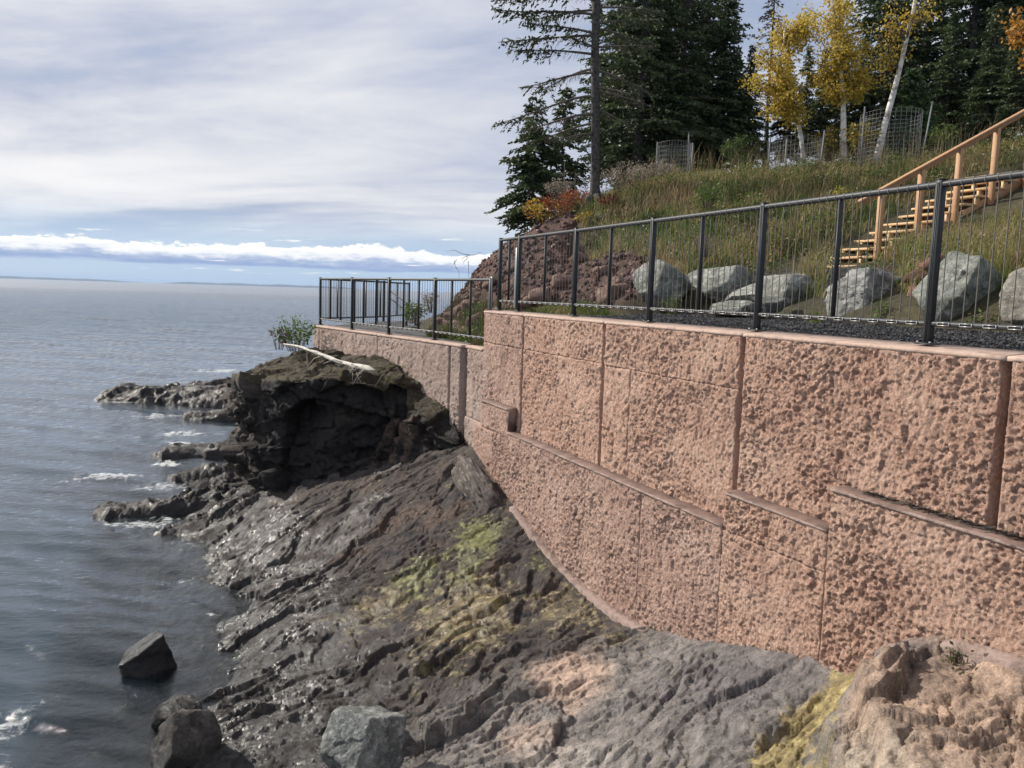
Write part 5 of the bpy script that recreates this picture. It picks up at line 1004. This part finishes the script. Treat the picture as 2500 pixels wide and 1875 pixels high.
# ================================================================== WIRE TREE GUARDS
def cage(label, x0, x1, y0, y1, d, nr, nstake, lean=0):
    k = PW/2212*d/F_PX; r = (x1-x0)*k/2; h = (y1-y0)*k+.25; b = at((x0+x1)/2, y1, d)-np.array([0, 0, .25]); t = thing('tree_guard', label, 'cage', tuple(b), 0, 'wire cages protecting young trees'); a = Acc(); n = 40; an = np.linspace(0, 2*math.pi, n+1)
    jit = np.random.default_rng(int(x0)); rad_ = r*(1+.05*np.sin(an*2+x0)+.03*np.sin(an*3))
    for q in range(nr+1):
        z = h*q/nr; V, Q, T = tube_geo(np.stack([rad_*np.cos(an)+lean*z, rad_*np.sin(an), 0*an+z], 1), .0029, 4, False); a.add(V, Q)
    for i in range(n): V, Q, T = tube_geo([[rad_[i]*math.cos(an[i]), rad_[i]*math.sin(an[i]), 0], [rad_[i]*math.cos(an[i])+lean*h, rad_[i]*math.sin(an[i]), h]], .0026, 4, False); a.add(V, Q)
    link('wire_mesh', a.mesh('wire_mesh', M['wire']), t)
    for ph, dh, ln in nstake:
        a = Acc(); V, Q = box_geo(-.016, .016, -.005, .005, -.2, h+dh); V2, Q2 = box_geo(-.004, .004, -.02, -.005, -.2, h+dh); a.add(V, Q); a.add(V2, Q2); link('stake', a.mesh('stake', M['wire']), t, (r*1.03*math.cos(ph), r*1.03*math.sin(ph), 0), (0, ln, ph))
cage('tallest wire tree guard with two steel stakes, around the leaning birch', 1858, 1980, 252, 350, 18.6, 15, ((3.3, .12, .0), (-.15, .28, .10)))
cage('low wire tree guard round the thin birch, middle of the three cages', 1662, 1766, 305, 358, 19.4, 8, ((3.2, .05, 0), (-.1, .22, .05), (1.6, .12, 0)))
cage('smallest wire tree guard above the goldenrod, leftmost of the three cages', 1418, 1491, 313, 366, 20.6, 8, ((3.3, .02, 0), (-.9, .18, 0), (-.1, .02, 0)))

# ================================================================== GRASS
def blades(name, S, T, zf, h0, h1, wid, cols, mat, lean=.45, seed=1, bend=.5):
    r = np.random.default_rng(seed); n = len(S); base = W(S, T, zf(S, T)-.02); h = r.uniform(h0, h1, n); ph = r.uniform(0, 6.28, n); d = np.stack([np.cos(ph), np.sin(ph), 0*ph], 1); l = lean*r.random(n)**.7
    e = np.stack([-np.sin(ph+r.normal(size=n)*.8), np.cos(ph), 0*ph], 1); w = (wid*r.uniform(.6, 1.3, n))[:, None]
    m = base+d*(h*l*.35)[:, None]+np.array([0, 0, 1.])*(h*.58)[:, None]; tp = base+d*(h*l*(1+bend*.5))[:, None]+np.array([0, 0, 1.])*(h*(1-.35*l))[:, None]
    V = np.stack([base-e*w, base+e*w, m+e*w*.7, m-e*w*.7, tp], 1).reshape(-1, 3); i = 5*np.arange(n)[:, None]; Q = i+np.array([[0, 1, 2, 3]]); Tt = i+np.array([[3, 2, 4]])
    return link(name, mesh(name, V, [Q, Tt], mat, np.repeat(cols, 5, 0)), kind='stuff')
def grass_cols(S, T, r, palette, mixn):
    nz = fbm(xyz(S*.9, T*.9, mixn), 3, 171); nz2 = fbm(xyz(S*3, T*3, mixn), 2, 173); f = np.clip(.5+1.5*nz+.7*nz2+.22*r.normal(size=len(S)), 0, .999)*(len(palette)-1); i = f.astype(int); c = np.array(palette, float); return (c[i]+(c[np.minimum(i+1, len(c)-1)]-c[i])*(f-i)[:, None])*r.uniform(.7, 1.25, (len(S), 1))
r_ = np.random.default_rng(12); PAL = [(.06, .105, .02), (.10, .155, .032), (.165, .19, .055), (.30, .25, .11), (.40, .33, .18), (.24, .16, .08)]
hz = lambda s, t: hill_height(s, t, False)
def scatter(n, s0, s1, t0, t1, keep): S = r_.uniform(s0, s1, n); T = r_.uniform(t0, t1, n); k = keep(S, T); return S[k], T[k]
def clear_view(s, t):                        # trodden landing and gravel apron at the stair foot
    p = W(s, t, 0.0); q = p[..., 0]/np.maximum(p[..., 1], .1); return ~((q > .375) & (q < .462) & (p[..., 1] < 12.4) & (t < 4.6))
instair = lambda s, t: (s > 10.75) & (s < 12.7) & (t > 4.2) & (t < 8.6)
S_, T_ = scatter(76000, 3, 13.6, 2.75, 9.5, lambda s, t: (r_.random(len(s)) < np.clip(1.25-.09*t, .2, 1)) & ~instair(s, t) & ((s < 11.3) | (t > 3.3) | (s > 12.7)) & ((s < 11.2) | (s > 12.9) | (t > 4.5)) & clear_view(s, t))
blades('hill_grass', S_, T_, hz, .08, .30, .0055, grass_cols(S_, T_, r_, PAL, 1), M['grass'], .6, 2)
S_, T_ = scatter(70000, 13.2, 24, 2.2, 13, lambda s, t: (soil_mask(s, t) < .35+.3*r_.random(len(s))) & (r_.random(len(s)) < np.clip(1.3-.07*t, .2, 1)))
blades('hill_grass', S_, T_, hz, .10, .34, .0075, grass_cols(S_, T_, r_, PAL, 5), M['grass'], .6, 3)
S_, T_ = scatter(16000, 7.0, 11.35, 3.1, 6.2, lambda s, t: (r_.random(len(s)) < .5+.5*np.sin(s*2.1+t)) & clear_view(s, t))
blades('tall_dry_grass', S_, T_, hz, .25, .62, .0055, grass_cols(S_, T_, r_, PAL[2:5], 9), M['grass'], .6, 4)
S_, T_ = scatter(2600, 3, 24, 4, 12, lambda s, t: ~instair(s, t) & (soil_mask(s, t) < .3))
blades('tall_dry_grass', S_, T_, hz, .6, 1.05, .004, grass_cols(S_, T_, r_, [(.25, .19, .1), (.36, .29, .17), (.16, .13, .06)], 9), M['grass'], .35, 6)
S_, T_ = scatter(9000, 14.9, 19.6, -.05, .95, lambda s, t: (t > .62-.05*(s-15)-.35*np.sin(s*1.6)**2) & (t > wl_in(s)) if False else (t > .20+.25*np.sin(s*2.3)))
blades('terrace_grass', S_, T_, lambda s, t: np.maximum(hill_height(s, t, False), 3.52), .10, .38, .0055, grass_cols(S_, T_, r_, [(.055, .085, .02), (.09, .12, .03), (.15, .14, .06), (.10, .065, .04)], 3), M['grass'], .5, 7)
S_, T_ = scatter(5200, 12.9, 14.9, .25, 1.3, lambda s, t: r_.random(len(s)) < .7)
blades('terrace_grass', S_, T_, lambda s, t: np.maximum(hill_height(s, t, False), 4.1), .05, .20, .005, grass_cols(S_, T_, r_, PAL[:4], 4), M['grass'], .5, 8)
# leafy low herbs among the grass
def herbs(name, S, T, zf, h0, h1, leaf, cols, per, seed):
    r = np.random.default_rng(seed); n = len(S); b = W(S, T, zf(S, T)); h = r.uniform(h0, h1, n); c = np.repeat(b, per, 0)+np.stack([r.normal(size=n*per)*.06, r.normal(size=n*per)*.06, np.repeat(h, per)*r.random(n*per)], 1); a = norm(r.normal(size=c.shape)+np.array([0, 0, .2])); w = norm(np.cross(a, r.normal(size=c.shape))); l = leaf*r.uniform(.5, 1.3, len(c)); V, Q = leaf_geo(c, a, w, l, l*.5)
    cc = np.array(cols)[r.integers(0, len(cols), n)]; col = np.repeat(cc, per, 0)*r.uniform(.7, 1.25, (n*per, 1)); return link(name, mesh(name, V, [Q], M['leaf'], np.repeat(col, 4, 0)), kind='stuff')
S_, T_ = scatter(5200, 3, 22, 2.9, 11, lambda s, t: ~instair(s, t) & (soil_mask(s, t) < .4) & (fbm(xyz(s*.8, t*.8, 3), 3, 181) > -.05)); herbs('hill_herbs', S_, T_, hz, .12, .5, .026, GRL[:3]+[(.14, .12, .04), (.20, .13, .06), (.26, .20, .10), (.10, .13, .04), (.22, .20, .07)], 16, 5)
S_, T_ = scatter(260, 15, 18.6, .1, .8, lambda s, t: r_.random(len(s)) < .8); herbs('terrace_herbs', S_, T_, lambda s, t: np.maximum(hill_height(s, t, False), 3.52), .1, .35, .026, GRL, 12, 6)

# ================================================================== SMALL THINGS
# bleached log on the outcrop
_h = [on_rock(x, y, 18.0) for x, y in ((690, 772), (745, 788), (790, 801), (812, 808))]; _dy = np.polyfit([690, 745, 790, 812], [h[1] for h in _h], 1); la, lb_ = at(612, 747, min(np.polyval(_dy, 640), 19.2)-.12), at(812, 806, np.polyval(_dy, 812)-.14); lg = thing('driftwood_log', 'bleached white driftwood log lying across the top of the outcrop', 'log', tuple(la))
q = np.linspace(0, 1, 14); P = np.outer(q, lb_-la); P[:, 2] += .03*np.sin(q*7)+.04; P[:, 0] += .02*np.sin(q*4); V, Q, T = tube_geo(P, np.interp(q, [0, .6, .93, 1], [.018, .038, .050, .018])*(1+.18*np.sin(q*37)), 9); V += .008*rng.normal(size=V.shape); link('stem', mesh('stem', V, [Q, T], M['drift']), lg)
a_ = Acc()
for k in range(9):
    u = rng.uniform(.45, .98); p = P[int(u*13)]; d = norm(rng.normal(size=3)+np.array([-.2, -1.2, -.6])); L = rng.uniform(.2, .5); V, Q, T = tube_geo(np.stack([p, p+d*L*.5, p+d*L+np.array([0, 0, -.16])]), [.013, .009, .004], 4); a_.add(V, Q, T)
link('snags', a_.mesh('snags', M['drift']), lg)
# dead roots and twigs dangling from the outcrop and the bank
def tangle(label, cen, spread, n, seed, mat='drift', r=.006, L=.4):
    t = thing('dead_roots', label, 'roots', tuple(cen)); rr = np.random.default_rng(seed); a = Acc()
    for k in range(n):
        p = rr.normal(size=3)*np.array(spread); d = norm(rr.normal(size=3)+np.array([0, -.4, -.5])); l = L*rr.uniform(.4, 1.2); e = norm(rr.normal(size=3)); V, Q, T = tube_geo(np.stack([p, p+d*l*.35+e*.06*l, p+d*l*.7-e*.05*l, p+d*l+np.array([0, 0, -.1*l])]), [r, r*.8, r*.6, r*.25], 4, False); a.add(V, Q)
    link('strands', a.mesh('strands', M[mat]), t)
tangle('pale dangling roots below the driftwood log', on_rock(778, 806, 16.6), (.25, .1, .06), 10, 3)
tangle('exposed roots under the big spruce at the lip of the bank', at(1325, 478, 17.9), (.28, .1, .12), 26, 5, 'twig', .008, .55)
tangle('thin dead twigs sticking out of the left edge of the bank', at(1010, 552, 18.6), (.16, .1, .10), 7, 7, 'twig', .007, .5)
tangle('dry brown vines trailing over the top edge of the outcrop', on_rock(690, 800, 16.7), (.5, .22, .07), 30, 9, 'twig', .005, .4)
# timber edging at the gravel's far end
p0, p1 = at(1225, 684, 13.3), at(1335, 672, 13.6); V, Q = box_geo(0, float(np.linalg.norm(p1-p0)), -.04, .04, -.08, .03, .005); dd_ = p1-p0
tag(link('edging_board', mesh('edging_board', V, Q, M['wood']), loc=p0, rot=(0, -math.asin(dd_[2]/np.linalg.norm(dd_)), math.atan2(dd_[1], dd_[0]))), 'reddish timber edging board at the far end of the gravel path', 'board')
# needle litter on the nearest ledge
a_ = Acc(); n = 420
for k in range(n):
    s_ = rng.uniform(4.6, 6.6); t_ = -.235+abs(rng.normal())*-.03; p = W(s_, t_, 3.112); ph = rng.uniform(0, 3.14); d = np.array([math.cos(ph), math.sin(ph), .1])*rng.uniform(.015, .06); e = np.array([-d[1], d[0], 0])*.1; a_.add(np.stack([p-d-e, p+d-e, p+d+e+[0, 0, .006], p-d+e+[0, 0, .006]]), [[0, 1, 2, 3]])
link('needle_litter', a_.mesh('needle_litter', M['twig']), kind='stuff')
px_boulder('pebble', 'dark pebble sitting on the second ledge of the wall', 1695, 1716, 1064, 1082, 7.2, 401, ((.05, .035, .03), (.08, .05, .045), (.1, .07, .06)), .9, None, cat='stone', sub=2)
for o in C.objects:                         # many-piece parts too fine to pick apart
    if o.parent is not None and o.name.split('.')[0] in ('branches', 'needles', 'leaves', 'stems', 'anchor_bolts', 'wire_mesh', 'snags', 'strands', 'twigs'): o['kind'] = 'stuff'
# ================================================================== AIR
mh = bpy.data.materials.new('thin_air'); mh.use_nodes = True; gh = NT(mh.node_tree); gh.n.clear()
oh = gh.node('ShaderNodeOutputMaterial'); vh = gh.node('ShaderNodeVolumePrincipled'); vh.inputs['Color'].default_value = (0.55, 0.72, 1.0, 1); vh.inputs['Density'].default_value = 5.0e-5; vh.inputs['Anisotropy'].default_value = 0.0
gh.l.new(vh.outputs[0], oh.inputs['Volume'])
V, Q = box_geo(-95000, 95000, -3000, 95000, -6, 60); link('haze', mesh('haze', V, Q, mh), kind='stuff')
